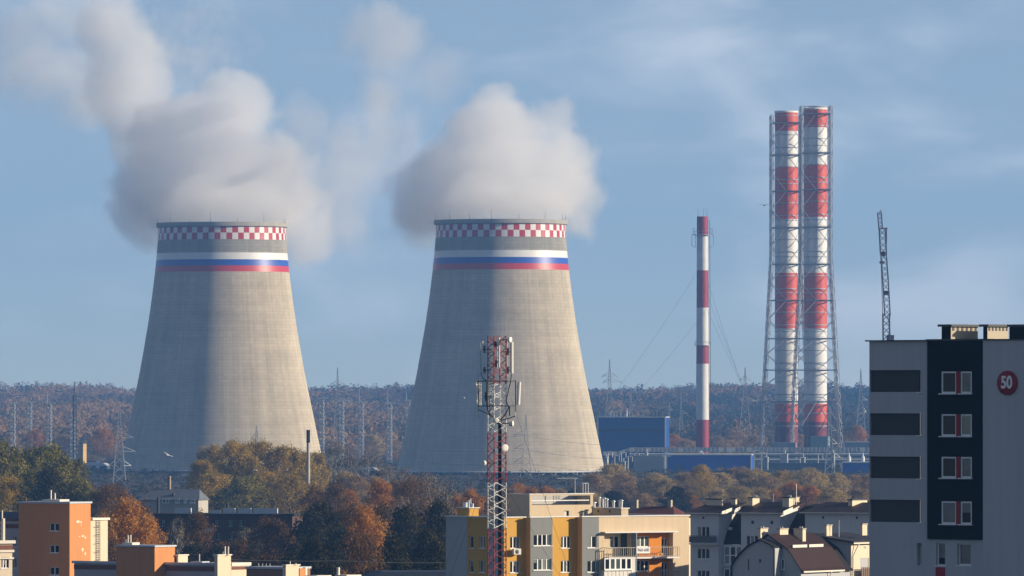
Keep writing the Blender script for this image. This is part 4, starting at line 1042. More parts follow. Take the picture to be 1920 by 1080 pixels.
b.build('wall_ladder', DKSTEEL, t)
b = MB(end_M(x1))
for (pu, py, w0, h0) in ((146,978,.9,.4),(152,979,.5,.3),(149,1006,.35,.15),(156,1005,.8,.22),(160,1008,.4,.3),(155,1031,.4,.6),(160,1038,.3,.5),(152,984,.3,.15)):
    u = f1.y(pu, x1); z = f1.z(py, x1, u)
    n = 9; b.add([(u+w0*.5*math.cos(2*math.pi*k/n)*(.6+.5*random.random()), -.004, z+h0*.5*math.sin(2*math.pi*k/n)*(.6+.5*random.random())) for k in range(n)], [tuple(range(n))])
b.build('bare_plaster_patches', IVC, t)
# lower wing at its side
yw = 1.6; xw0 = f1.x(8, yw); zw = f1.z(977, -1, yw)
wv = [(f1.x(24.5, yw), f1.x(31, yw), f1.z(q+19, -2, yw), f1.z(q, -2, yw)) for q in (1006, 1046)]
b = MB(); b.wall(xw0, -.003, 0, zw, yw, wv, .3); b.add([(xw0,yw,0),(xw0,yw,zw),(xw0,9,zw),(xw0,9,0)], [(0,1,2,3)]); b.add([(xw0,yw,zw),(-.003,yw,zw),(-.003,9,zw),(xw0,9,zw)], [(0,1,2,3)]); wg = b.build('side_wing', LILAC, t)
for hh in wv: window(t, None, *hh, yw+.2, 1, 1)
b = MB(); b.box(xw0-.1, -.004, yw-.1, yw+.3, zw+.003, zw+.3); b.box(xw0, -.004, yw-.05, yw-.003, zw-.95, zw-.4); b.build('trim_band', BRN, wg)
b = MB(); b.box(xw0-5, -.5, 4, 5, zw, f1.z(960,-2,4)); b.build('roof_housing', mat('blue_grey_roof', (.12,.15,.2), .7, .1), wg)

f2 = Facade(218, 930, R(a)); t = thing('orange_block', 'lower orange apartment block with a brown banded parapet below the orange tree', 'apartment block', f2.O, R(a), 'orange apartment blocks')
x1 = f2.x(290); y1 = f2.y(328, x1); zt = f2.z(1025)
b = MB(); b.box(0, x1, 0, y1, 0, zt); b.build('orange_wall', ORB, t)
b = MB(); b.box(-.15, x1+.15, -.15, y1+.15, zt+.004, zt+.22); b.build('roof_cap', CAPM, t)
b = MB(); b.box(f2.x(229,1.5), f2.x(248,1.5), 1.5, 3, zt+.224, zt+.5); rb = b.build('roof_hatch', IVC, t)
tube_group(rb, [((f2.x(240,2), 2, zt+.5), .9), ((f2.x(243,2), 2.2, zt+.5), .95), ((f2.x(236,2), 2, zt+.5), .4)], r=.1)
yq = 2.2; xl, xr = f2.x(139, yq), f2.x(404, yq); zq = f2.z(1058)
b = MB(); b.box(xl, -.003, yq, yq+7, 0, zq); b.box(x1+.003, xr, yq, yq+7, 0, zq); wg = b.build('lilac_wall', LILAC, t)
b = MB(); b.box(xl-.2, -.004, yq-.25, yq+.3, zq+.003, zq+.3); b.box(x1+.004, xr+.15, yq-.25, yq+.3, zq+.003, zq+.3); b.build('roof_edge', CAPM, wg)
for xa_, xb_ in ((xl, -.004), (x1+.004, xr)): MB().box(xa_, xb_, yq-.06, yq-.003, zq-.75, zq-.2).build('trim_band', BRN, wg)
def wh(fc_, par, pl, pm, pr, yt, yb, y0, m, capm): return stack(par, fc_, pl, pm, pr, yt, yb, y0, m, name='roof_chimney', capm=capm)[0]
wh(f2, t, 331, 334, 352, 1042, 1059, yq+2, IVO, IVC)
b = MB(); b.box(f2.x(357,yq+2), f2.x(379,yq+2), yq+2, yq+3.5, zq, f2.z(1052)); rb = b.build('roof_hatch', CAPM, t); tube_group(rb, [((f2.x(374,yq+3), yq+3, f2.z(1052)), .9)], r=.06)
o = wh(f2, t, 402, 408, 433, 1042, 1090, yq-.6, IVO, IVC); tube_group(o, [((f2.x(420,yq+1), yq+1.2, f2.z(1042)+.12), 1.15), ((f2.x(426,yq+1), yq+1.2, f2.z(1042)+.12), 1.15), ((f2.x(416.5,yq+1), yq+1.2, f2.z(1042)+.12), .5)], r=.1)
xq = f2.x(408, yq); ys = f2.y(434, xq); ye = f2.y(468, xq)
b = MB(); b.box(xq-4, xq-.05, ys, ye, 0, f2.z(1060)); o = b.build('ivory_end_wall', IVO, t)
b = MB(); b.box(xq-4.2, xq+.15, ys-.1, ye+.15, f2.z(1060)+.003, f2.z(1060)+.4); b.build('cornice', IVC, o)
b = MB(); b.box(xq-.047, xq, ys+.1, ye, f2.z(1067), f2.z(1061.5)); b.build('trim_band', BRN, o)
f3 = Facade(462, 915, R(a)); t = thing('brown_block', 'brown fronted apartment block top with a white chimney at the bottom edge of the photo', 'apartment block', f3.O, R(a), 'orange apartment blocks')
x1 = f3.x(536); zt = f3.z(1066); b = MB(); b.box(0, x1, 0, 5, 0, zt); b.build('brown_wall', mat('brown_render', (.27,.14,.10), .9, .1), t)
b = MB(); b.box(-.1, x1+.1, -.15, 5.1, zt+.003, zt+.25); b.build('roof_cap', CAPM, t)
for px_ in (485, 492, 499, 506): MB().tube((f3.x(px_,2), 2, zt+.25), (f3.x(px_,2), 2, zt+.6), .05, .05, 6).build('roof_pin', STEEL, t)
o = wh(f3, t, 530, 536, 561, 1061, 1090, -.4, IVO, IVC); tube_group(o, [((f3.x(544,1), 1, f3.z(1061)+.12), .5), ((f3.x(553,1), 1.2, f3.z(1061)+.12), .3)], r=.06)
b = MB(); xq = f3.x(541, 0); b.box(xq-1, xq, f3.y(562,xq), f3.y(572,xq), 0, f3.z(1065)); b.build('orange_side', ORB, t); b = MB(); b.box(xq-1, xq+.05, f3.y(572.2,xq), f3.y(575.5,xq), 0, f3.z(1063.5)); b.build('white_edge', IVC, t)
f4 = Facade(572, 905, R(a)); t = thing('white_parapet_block', 'low white roof edge with a pale flue pipe at the bottom edge of the photo', 'apartment block', f4.O, R(a))
b = MB(); b.box(0, f4.x(594), 0, 3, 0, f4.z(1079)); b.box(f4.x(628), f4.x(650), 0, 3, 0, f4.z(1077)); b.build('parapet', IVC, t)
b = MB(); b.tube((f4.x(629.5), .5, 15), (f4.x(629.5), .5, f4.z(1063)), .22, .2, 8); b.build('flue_pipe', IVC, t)
f0 = Facade(-70, 940, R(32)); t = thing('cream_block', 'cream apartment house with a brown cornice band at the left photo edge', 'apartment block', f0.O, R(32))
x1 = f0.x(23); zt = f0.z(1019, x1); wv = [(f0.x(2), f0.x(17), f0.z(1065, 8), f0.z(1044, 8))]
b = MB(); b.wall(0, x1, 0, zt, 0, wv, .25); b.add([(x1,0,0),(x1,8,0),(x1,8,zt),(x1,0,zt)], [(0,1,2,3)]); b.add([(0,0,zt),(x1,0,zt),(x1,8,zt),(0,8,zt)], [(0,1,2,3)]); b.build('cream_wall', IVO, t)
window(t, None, *wv[0], .12, 3, 1, sill=True)
b = MB(); b.box(-.1, x1+.3, -.35, .3, zt+.003, zt+.4); b.box(-.1, x1+.2, -.2, -.003, zt-1.1, zt-.8); b.box(-.1, x1+.15, -.2, -.003, zt-1.95, zt-1.75); b.build('cornice', IVC, t)
b = MB(); b.box(0, x1+.05, -.06, -.003, zt-.79, zt-.2); b.build('trim_band', BRN, t)
b = MB(); b.box(f0.x(6,3), f0.x(9.5,3), 3, 3.5, zt, f0.z(972,x1,3)); b.box(f0.x(4,3.6), f0.x(5.5,3.6), 3.6, 3.8, zt, f0.z(957,x1,3)); b.build('flue_pipe', IVC, t)

# ---- white terrace with dark mansard roofs
WHT = mat('white_terrace_render', (.58, .58, .57), .9, .08, .2, streak=.06, fine=.04)
MAROON = mat('maroon_roof_sheet', (.028, .016, .017), .6, .2, .3, streak=.2)
DKROOF = mat('dark_mansard_tile', (.012, .013, .016), .8, .3, .6)
ft = Facade(1294, 985, R(-30)); t = thing('white_terrace', 'shaded white terrace of flats with dark mansard roofs and low maroon bay roofs', 'terrace', ft.O, R(-30))
def bay(pl, pr, pe, ye, yr, holes_px, small):
    x0, x1 = ft.x(pl), ft.x(pr); dp = ft.y(pe, x1); zt = ft.z(ye, x0)
    hs = [(ft.x(a_), ft.x(b_), ft.z(d_, x0), ft.z(c_, x0)) for a_, b_, c_, d_ in holes_px]; sm = [(ft.x(a_), ft.x(b_), ft.z(d_, x0), ft.z(c_, x0)) for a_, b_, c_, d_ in small]
    zb = ft.z(yr, x0, dp)
    m_ = MB(); m_.wall(x0, x1, 0, zt, 0, hs + sm, .25)
    for xx in (x0, x1): m_.add([(xx,0,0),(xx,dp,0),(xx,dp,zb-.1),(xx,0,zt)], [(0,1,2,3)])
    m_.build('bay_wall', WHT, t)
    for hh in hs: window(t, None, *hh, .12, 3, 1)
    for hh in sm: m_ = MB(); m_.box(hh[0], hh[1], .1, .2, hh[2], hh[3]); m_.build('vent_opening', DKSTEEL, t)
    m_ = MB(); o = .55
    vs = [(x0-o,-o,zt-.12),(x1+o,-o,zt-.12),(x1+o,dp+.8,zb+.12),(x0-o,dp+.8,zb+.12)]; vs += [(x,y,z+.16) for x,y,z in vs]
    m_.add(vs, [(0,3,2,1),(4,5,6,7),(0,1,5,4),(1,2,6,5),(2,3,7,6),(3,0,4,7)]); rf = m_.build('bay_roof', MAROON, t)
    m_ = MB(); m_.beam((x1+o+.03, -o, zt+.0), (x1+o+.03, dp*.45, zt+(zb-zt)*.45+.05), .08, h=.5); m_.beam((x0-o,-o-.06,zt-.02), (x1+o,-o-.06,zt-.02), .12); m_.build('verge_board', IVC, rf)
    m_ = MB(); m_.tube((x1-.1,-.1,0), (x1-.1,-.1,zt-.2), .07, .07, 6); m_.build('downpipe', CAPM, t)
    return x0, x1, dp, zt, zb
b1 = bay(1294.5, 1350, 1388, 962, 946, [(1307.5,1330,987,1018),(1307,1330,1028,1047.5),(1307,1330,1069,1088)], [(1316.5,1320.5,968.5,973)])
b2 = bay(1389.5, 1465, 1496, 961.5, 945, [(1399,1421,1004,1024)], [(1408.5,1413.5,976,982),(1444.5,1449.5,976,982)])
b3 = bay(1509.5, 1650, 1690, 961, 945.5, [], [(1541.5,1545.5,967.5,972.5),(1604.5,1608.5,967.5,972.5)])
for xa_, xb_ in ((b1[1], b2[0]), (b2[1], b3[0])):
    m_ = MB(); xm0, xm1 = xa_+.004, xb_-.004; pr = [(.9, ft.z(1021,xa_)), (1.5, ft.z(1006,xa_)), (2.6, ft.z(985,xa_)), (4.6, ft.z(962,xa_)), (6.4, ft.z(950,xa_)), (9.5, ft.z(946,xa_))]
    for (ya_, za_), (yb2, zb2) in zip(pr[:-1], pr[1:]): m_.add([(xm0,ya_,za_),(xm1,ya_,za_),(xm1,yb2,zb2),(xm0,yb2,zb2)], [(0,1,2,3)])
    m_.build('mansard_roof', DKROOF, t)
    m_ = MB(); m_.wall(xm0, xm1, 0, ft.z(1021,xa_)-.01, .95, [], .2); m_.build('link_wall', WHT, t)
    xg = min(xm1-.1, ft.x(1386) if xa_ == b1[1] else xm1-.1)
    for yt_, yb3 in ((1024,1058.5),(1066,1099)): window(t, None, xm0+.2, xg, ft.z(yb3,xa_), ft.z(yt_,xa_), .75, 3, 2, sill=False, bw=.12)
    m_ = MB(); m_.box(xm0, xm1, .55, .94, ft.z(1061.5,xa_), ft.z(1059,xa_)); m_.build('balcony_slab', WHT, t)
m_ = MB(); m_.box(b1[0], b1[1]+.1, -1.1, -.003, ft.z(1021,2), ft.z(1018.5,2)); m_.build('balcony_slab', WHT, t)
m_ = MB(); z0, z1 = ft.z(1018.4,2), ft.z(1004,2)
for k in range(13): x = b1[0]+(b1[1]-b1[0])*k/12; m_.beam((x,-1.05,z0), (x,-1.05,z1), .04)
m_.beam((b1[0],-1.05,z1), (b1[1],-1.05,z1), .06); m_.box(b1[0], b1[1], -1.03, -1.01, z0+.1, z1-.1); m_.build('balcony_railing', mat('smoky_panel', (.08,.09,.1), .3), t)
m_ = MB(); xx = ft.x(1369,2); m_.box(xx-.2, xx+.25, 1.9, 2.4, ft.z(994,xx), ft.z(989,xx)); m_.build('roof_light', WHITEP, t)
for (pl, pm, pr, yt, yb, y0) in ((1325,1354,1357.5,937,948,4.2),(1371,1379,1382,936,948,5),(1405,1411,1424,934,951,3.2),(1467,1479.5,1490,934,960,2.6),(1488,1491.5,1499,932,958,5.5),(1590,1598,1626,938,949,4.0)):
    o, bx = stack(t, ft, pl, pm, pr, yt, yb, y0, IVO, over=.15)
    if pl in (1405, 1467): tube_group(o, [(((bx[0]+bx[1])/2+.3*k, (bx[2]+bx[3])/2, bx[5]+.12), .25) for k in range(2)], name='flue_cowl', r=.1, m=STEEL)
m_ = MB()
for px_ in (1513, 1534): m_.beam((ft.x(px_,7), 7, b2[4]-.5), (ft.x(px_,7), 7, ft.z(932,22,7)), .06)
m_.beam((ft.x(1500,7), 7, ft.z(932,22,7)), (ft.x(1560,7), 7, ft.z(933,26,7)), .05); m_.build('roof_rail', DKSTEEL, t)
m_ = MB(); m_.beam((ft.x(1450,7), 7, b2[4]-.3), (ft.x(1450,7), 7, ft.z(926,17,7)), .06); m_.beam((ft.x(1447,7), 7, ft.z(928,17,7)), (ft.x(1453,7), 7, ft.z(928,17,7)), .05); m_.build('television_aerial', STEEL, t)
m_ = MB(); m_.beam((ft.x(1493,4), 4, b2[4]-.3), (ft.x(1493,4), 4, ft.z(908,21,4)), .08); m_.build('roof_mast', IVC, t)

# ---- near gambrel house
TILE = mat('maroon_roof_tile', (.034, .016, .015), .75, .25, .5, streak=.15, fine=.15)
GREYR = mat('shaded_grey_render', (.40, .41, .42), .9, .1, .2, streak=.08)
fb = Facade(1441, 860, R(-32)); t = thing('gambrel_house', 'grey gabled house with a curved maroon roof, snow guards and three chimneys', 'house', fb.O, R(-32))
def poly(pts, y): return [(fb.x(p, y), fb.z(q, fb.x(p, y), y)) for p, q in pts]
LB = fb.y(1534, 0)
rp = poly([(1441,1003),(1479,1030.5),(1488,1044),(1503,1068)], 0); ax = rp[0][0]
prof = [(2*ax-x, z) for x, z in rp[::-1]] + rp[1:]
wallp = [(x, z) for x, z in prof]; zb = 0
m_ = MB(); m_.prism([(prof[0][0]+.25, zb), (prof[-1][0]-.25, zb)] + [(ax+(x-ax)*.985, z-.12) for x, z in prof[::-1]], 0, LB-.01); 
m_.build('wall', GREYR, t)
m_ = MB(MB().M); xw = prof[-1][0]-.25; m_.box(xw+.003, xw+.06, .05, LB-.1, zb, prof[-1][1]-.25); m_.build('side_wall', IVO, t)
def roof_shell(pr, y0, y1, th, m, name, par):
    m_ = MB(); n = len(pr)
    up = [(x, z+th) for x, z in pr]
    vs = [(x,y0,z) for x,z in pr] + [(x,y0,z) for x,z in up] + [(x,y1,z) for x,z in pr] + [(x,y1,z) for x,z in up]
    fs = []
    for k in range(n-1): fs += [(k,k+1,n+k+1,n+k), (2*n+k,3*n+k,3*n+k+1,2*n+k+1), (n+k,n+k+1,3*n+k+1,3*n+k), (k,2*n+k,2*n+k+1,k+1)]
    fs += [(0,n,3*n,2*n), (n-1,3*n-1,4*n-1,2*n-1)]
    m_.add(vs, fs); return m_.build(name, m, par)
ext = [(prof[0][0]-.35, prof[0][1]-.3)] + prof + [(prof[-1][0]+.35, prof[-1][1]-.3)]
LB1 = fb.y(1522, 0)
rf = roof_shell(ext, -.3, LB1, .14, TILE, 'roof', t)
roof_shell([(x, z-.05) for x, z in ext], LB1+.01, LB-.02, .12, DKROOF, 'shadow_tone_rear_roof', t)  # cast shadow on the rear roof, put into the colour as a dark piece
for (x, z), nm in ((rp[1], 'upper'), (rp[3], 'lower')):
    m_ = MB(); q = 0 if nm == 'upper' else -.35
    for y0, y1 in ((.9, 4.2), (4.7, 8.0)): m_.box(x+q-.03, x+q+.03, y0, y1, z+.2, z+.52); 
    m_.build('snow_guard', IVC, rf)
m_ = MB(); m_.box(prof[-1][0]+.33, prof[-1][0]+.5, -.3, LB*.8, prof[-1][1]-.35, prof[-1][1]-.18); m_.tube((prof[-1][0]+.4, LB*.55, prof[-1][1]-.3), (xw+.15, LB*.55, prof[-1][1]-1.6), .08, .08, 6); m_.tube((xw+.15, LB*.55, prof[-1][1]-1.6), (xw+.15, LB*.55, 0), .08, .08, 6); m_.build('gutter', IVC, t)
window_x = [(fb.x(1461), fb.x(1471.5), fb.z(1067.5, 2), fb.z(1048, 2))]
m_ = MB(); hh = window_x[0]; m_.box(hh[0]-.1, hh[1]+.1, -.05, -.003, hh[2]-.1, hh[3]+.1); m_.build('window_surround', GREYR, t); window(t, None, *hh, -.12, 2, 1)
yA = -1.6; ap = poly([(1372,1082),(1373,1062),(1380,1050),(1389,1039),(1404,1024.5),(1425,1013),(1443,1021),(1453,1028)], yA)
m_ = MB(); m_.prism([(ap[0][0], 0), (ap[-1][0], 0)] + ap[:0:-1], yA, -.31); m_.build('front_gable', GREYR, t)
roof_shell([(x-.05*(k < 5), z) for k, (x, z) in enumerate(ap)], yA-.3, 3.0, .14, DKROOF, 'front_gable_roof', t)
m_ = MB(); xx = fb.x(1452.5, yA); m_.tube((xx, yA-.1, 0), (xx, yA-.1, ap[-1][1]-.1), .09, .09, 6); m_.build('downpipe', DKSTEEL, t)
hh = (fb.x(1423.5,yA), fb.x(1427.5,yA), fb.z(1054,0), fb.z(1048,0)); m_ = MB(); m_.box(hh[0], hh[1], yA-.03, yA-.003, hh[2], hh[3]); m_.build('vent_opening', DKSTEEL, t)
hh = (fb.x(1402.5,yA), fb.x(1404.5,yA), fb.z(1069,0), fb.z(1048,0)); m_ = MB(); m_.box(hh[0], hh[1], yA-.03, yA-.003, hh[2], hh[3]); m_.build('slit_opening', DKSTEEL, t)
for (pl, pm, pr, yt, yb, y0) in ((1421,1426,1440,992,1010,1.0),(1456,1462.5,1478,993,1013,2.2),(1488,1505,1511,993,1030,5.2)):
    o, bx = stack(t, fb, pl, pm, pr, yt, yb, y0, IVO, over=.06, capm=BEIGE)
    tube_group(o, [(((bx[0]+bx[1])/2 + .3*k, bx[2]+.4, bx[5]+.12), .22) for k in range(2)], name='flue_cowl', r=.1, m=STEEL)
# taller house behind its roof
tc_ = thing('mono_pitch_house', 'grey and ivory house with a lean-to roof behind the maroon gambrel roof', 'house', fb.O, R(-32))
yC = LB + .02; xc0, xc1 = fb.x(1520, yC), fb.x(1595, yC); yC1 = fb.y(1668, xc1); zc0, zc1 = fb.z(1003.5, xc0, yC), fb.z(1017, xc1, yC)
m_ = MB(); m_.prism([(xc0,0),(xc1,0),(xc1,zc1),(xc0,zc0)], yC, yC1); m_.build('wall', GREYR, tc_)
EMc = end_M(xc1+.06); uu = lambda p: fb.y(p, xc1)
hw = [(uu(1612), uu(1628), fb.z(1074, xc1, yC), fb.z(1047, xc1, yC))]; sm = [(uu(1618), uu(1622), fb.z(1030,xc1,yC), fb.z(1025.5,xc1,yC))]
m_ = MB(EMc); m_.wall(yC, yC1, 0, zc1-.2, 0, hw+sm, .2); m_.build('ivory_side_wall', IVO, tc_)
window(tc_, EMc, *hw[0], .08, 2, 1, glass=GLASSG); m_ = MB(EMc); m_.box(*sm[0][:2], .1, .16, *sm[0][2:]); m_.build('vent_opening', DKSTEEL, tc_)
m_ = MB(); vs = [(xc0-.3,yC-.4,zc0+.02),(xc1+.6,yC-.4,zc1-.08),(xc1+.6,yC1,zc1-.08),(xc0-.3,yC1,zc0+.02)]; vs += [(x,y,z+.18) for x,y,z in vs]
m_.add(vs, [(0,3,2,1),(4,5,6,7),(0,1,5,4),(1,2,6,5),(2,3,7,6),(3,0,4,7)]); rf = m_.build('roof', mat('dark_roof_sheet', (.04,.035,.04), .6, .2), tc_)
m_ = MB(); m_.box(xc1+.5, xc1+.68, yC-.4, yC1, zc1-.18, zc1-.02); m_.tube((xc1+.6, yC+.9, zc1-.2), (xc1+.2, yC+.25, zc1-1.6), .08, .08, 6); m_.tube((xc1+.2, yC+.25, zc1-1.6), (xc1+.2, yC+.25, 0), .08, .08, 6); m_.build('gutter', IVC, tc_)
m_ = MB(EMc)
zz0, zz1 = fb.z(1082, xc1, yC), fb.z(1064, xc1, yC)
for k in range(15): u = uu(1602)+(uu(1655)-uu(1602))*k/14; m_.beam((u,-.9,zz0), (u,-.9,zz1), .05)
m_.beam((uu(1602),-.9,zz1), (uu(1655),-.9,zz1), .07); m_.box(uu(1602), uu(1655), -.88, -.86, zz0, zz1-.1); m_.build('balcony_railing', mat('brown_railing', (.16,.11,.08), .6), tc_)
for (pl, pm, pr, yt, yb, y0) in ((1546,1550,1560,986,1006,LB+.8),(1614,1617,1626,984,1004,LB+4)): stack(tc_, fb, pl, pm, pr, yt, yb, y0, IVO, over=.06, capm=BEIGE)
m_ = MB(); xx = fb.x(1573, LB+2); m_.beam((xx, LB+2, zc0-1), (xx, LB+2, fb.z(975, xx, LB+2)), .06)
for q in (980, 986): m_.beam((xx-.5, LB+2, fb.z(q,xx,LB+2)), (xx+.5, LB+2, fb.z(q,xx,LB+2)), .04)
m_.build('television_aerial', STEEL, tc_)

# ---- old low houses amid the trees
BRK = mat('dull_brick', (.085, .05, .04), .9, .2, .4, fine=.15)
fo = Facade(290, 1500, R(-12)); t = thing('long_brick_block', 'long shaded brick block with a white edged flat roof among the trees', 'apartment block', fo.O, R(-12))
x1 = fo.x(548); zt = fo.z(966); hs = [(fo.x(p), fo.x(p+9), fo.z(q+12,10), fo.z(q,10)) for p in (300,331,352,404,428,449,486,515) for q in (975,1000)]
m_ = MB(); m_.wall(0, x1, 0, zt, 0, hs, .25); m_.add([(0,0,zt),(x1,0,zt),(x1,11,zt),(0,11,zt)], [(0,1,2,3)]); m_.add([(x1,0,0),(x1,11,0),(x1,11,zt),(x1,0,zt)], [(0,1,2,3)]); m_.build('wall', BRK, t)
for hh in hs: window(t, None, *hh, .12, 2, 1, fr=mat('dull_frame', (.3,.32,.34), .6))
m_ = MB(); m_.box(-.5, x1+.5, -.6, 11.5, zt+.004, zt+.35); m_.build('roof', mat('roof_tar', (.03,.03,.033), .9, .2), t)
for pa, pb in ((328,358),(393,412),(418,440),(446,470),(475,520)):
    m_ = MB(); m_.box(fo.x(pa,.6), fo.x(pb,.6), .6, 1.2, zt+.354, zt+.354+(1.1 if pa != 393 else .7)); m_.build('roof_parapet', mat('pale_parapet', (.55,.56,.58), .7, .15), t)
for p in (294, 424):
    m_ = MB(); m_.box(fo.x(p,2), fo.x(p+3.4,2), 2, 2.6, zt+.35, zt+2.3 if p == 424 else zt+3.6); m_.build('roof_chimney', DKSTEEL, t)
m_ = MB(); m_.box(fo.x(381), fo.x(398), -1.3, -.003, fo.z(999,10), fo.z(990,10)); m_.build('balcony', MATS['pale_parapet'], t)
fh = Facade(262, 1950, R(-14)); t = thing('old_house', 'old grey roofed house with white windows and a chimney behind the brick block', 'house', fh.O, R(-14))
x1 = fh.x(372); zt = fh.z(936); zg = fh.z(917.5)
m_ = MB(); m_.box(0, x1, 0, 9, 0, zt); m_.build('wall', mat('pale_old_plaster', (.42,.40,.36), .9, .2, .4), t)
m_ = MB(); vs = [(-.5,-.6,zt-.2),(x1+.4,-.6,zt-.2),(x1-1,4.5,zg),(2.2,4.5,zg),(-.5,9.6,zt-.2),(x1+.4,9.6,zt-.2)]; m_.add(vs, [(0,1,2,3),(3,2,5,4),(0,3,4),(1,5,2)]); m_.build('roof', mat('grey_tin_roof', (.12,.135,.16), .6, .25, .3, streak=.2), t)
for pa, pb in ((305,318),(329,338),(345,352),(356,366)): window(t, None, fh.x(pa), fh.x(pb), fh.z(944,8), fh.z(935.5,8), -.4, 2, 1, sill=False, bw=.25)
m_ = MB(); m_.box(fh.x(313.5,4.4), fh.x(318.5,4.4), 4.4, 5.4, zg-1.5, fh.z(893,8,4.4)); m_.build('chimney', mat('old_chimney_brick', (.30,.24,.19), .9, .2), t)
m_ = MB(); m_.box(fh.x(329,4), fh.x(332,4), 1, 3, zg-2, fh.z(925,8,3)); m_.build('roof_dormer', DKSTEEL, t)
fn = Facade(688, 1020, R(8)); t = thing('dark_shed', 'dark low shed roof at the bottom of the photo beside the yellow apartment house', 'shed', fn.O, R(8))
x1 = fn.x(850); zt = fn.z(1077)
m_ = MB(); m_.box(.3, x1, .3, 8, 0, zt-.4); m_.build('wall', GREYD, t); m_ = MB(); m_.prism([(0,zt-.4),(x1+.3,zt-.4),(x1+.3,zt+.35),(2.4,zt+.35)], 0, 8.5); m_.build('roof', mat('navy_roof', (.03,.045,.08), .7, .15), t)
fr = Facade(1170, 1150, R(-20)); t = thing('red_roof_house', 'low house with a dark red ridge roof just above the yellow apartment house', 'house', fr.O, R(-20))
x1 = fr.x(1262); zt = fr.z(970); zg = fr.z(950)
m_ = MB(); m_.box(0, x1, 0, 9, 0, zt); m_.build('wall', IVO, t); m_ = MB(); m_.add([(-.4,-.4,zt-.1),(x1+.4,-.4,zt-.1),(x1-1.5,4.5,zg),(1.5,4.5,zg),(-.4,9.4,zt-.1),(x1+.4,9.4,zt-.1)], [(0,1,2,3),(3,2,5,4),(0,3,4),(1,5,2)]); m_.build('roof', mat('dark_red_roof', (.10,.035,.03), .8, .25, .4), t)
for q in (1188, 1252): m_ = MB(); m_.box(fr.x(q,4), fr.x(q+6,4), 4, 4.8, zg-1, zg+1.0); m_.build('chimney', BEIGE, t)
# ------------------------------------------------------------------ telecom mast
D = 657; s = F/D
M_R = mat('mast_red', (.26, .035, .035), .6, .25, .8, streak=.2)
M_W = mat('mast_white', (.70, .70, .68), .5, .1, .8)
ANT = mat('antenna_white', (.74, .72, .67), .5, .06)
t = thing('telecom_mast', 'red and white lattice telecom mast hung with antennas in front of the yellow apartment house', 'telecom mast', (xat(931.8, D), D, 0))
O = Vector(t.location)
def lp(px, py, dy=0.0): v = at(px, py, D) - O; v.y += dy; return v
hw, rot = 1.185/2, R(27.6)
cs = [Vector((math.cos(rot)*x - math.sin(rot)*y, math.sin(rot)*x + math.cos(rot)*y, 0))*hw for x, y in ((-1,-1),(1,-1),(1,1),(-1,1))]
secs = [(630,718,0),(718,810,1),(810,903,0),(903,990,1),(990,1085,0),(1085,1180,1),(1180,1270,0),(1270,1360,1),(1360,1460,0),(1460,1605,1)]
for ya, yb, mi in secs:
    z1, z0 = zat(ya, D), max(0, zat(yb, D)); b = MB(); n = max(1, round((z1-z0)/1.05))
    for c in cs: b.tube(c + Vector((0,0,z0)), c + Vector((0,0,z1)), .05, .05, 6)
    for k in range(4):
        p, q = cs[k], cs[(k+1) % 4]
        for i in range(n):
            za, zm, zb = z0+(z1-z0)*i/n, z0+(z1-z0)*(i+.5)/n, z0+(z1-z0)*(i+1)/n
            b.beam(p+Vector((0,0,za)), q+Vector((0,0,zm)), .045); b.beam(q+Vector((0,0,zm)), p+Vector((0,0,zb)), .045)
            b.box(*sorted((q.x-.06, q.x+.06)), *sorted((q.y-.06, q.y+.06)), zm-.09, zm+.09)
    for c in cs: b.box(c.x-.11, c.x+.11, c.y-.11, c.y+.11, z0-.04, z0+.04)
    b.build('lattice_section', M_W if mi else M_R, t)
b = MB()
x0, x1 = lp(934.5, 0).x, lp(940.0, 0).x
b.beam((x0, -.1, 0), (x0, -.1, zat(783,D)), .05); b.beam((x1, -.1, 0), (x1, -.1, zat(783,D)), .05)
for k in range(7): xx = x0+(x1-x0)*k/6; b.tube((xx, -.06+.03*(k%2), 0), (xx, -.06+.03*(k%2), zat(787+k*2,D)), .022, .022, 5)
for k in range(60): zz = zat(1090 - k*5, D); b.beam((x0, -.12, zz), (x1, -.12, zz), .03)
b.build('cable_tray', mat('black_cable', (.015,.015,.017), .7), t)
MB().path([lp(949,628), lp(949.3,612), lp(951,587)], .02, 6).build('lightning_rod', STEEL, t)
def panel(px0, px1, y0, y1, dy=0, lean=0, pole=None, nm='panel_antenna'):
    a, c = lp(px0, y1), lp(px1, y0); w = c.x - a.x
    b = MB(); xl = (a.x+c.x)/2; ln = lean/s
    r = w/2; n = 10; ring = [(r*math.cos(2*math.pi*k/n), r*.75*math.sin(2*math.pi*k/n)) for k in range(n)]
    vs = [(xl+x, dy+y, a.z) for x, y in ring] + [(xl+x+ln, dy+y, c.z) for x, y in ring]
    b.add(vs, [(k,(k+1)%n,n+(k+1)%n,n+k) for k in range(n)], 0, False); b.add(vs, [tuple(range(n-1,-1,-1)), tuple(range(n,2*n))])
    o = b.build(nm, ANT, t)
    if pole:
        q = MB(); pa, pb = lp(pole[0], pole[2]), lp(pole[1], pole[3]); q.tube((pa.x, dy+.25, pb.z), (pb.x, dy+.25, pa.z), .045, .045, 6)
        for f in (.2, .8): z = a.z+(c.z-a.z)*f; q.beam((xl, dy+.1, z), ((pa.x+pb.x)/2, dy+.25, z), .06)
        q.build('bracket', STEEL, o)
panel(956.2, 962.6, 641, 700, -.1, 0, (951, 951, 636, 706))
panel(968.5, 975, 716, 759, -.5, 2.0, (966.5, 966.5, 708, 782))
panel(892.5, 895.5, 713, 757, -.4, -2.0, (897.5, 897.5, 715, 784))
panel(934.5, 937.5, 632, 689, -.75, 0, (932.5, 932.5, 634, 692))
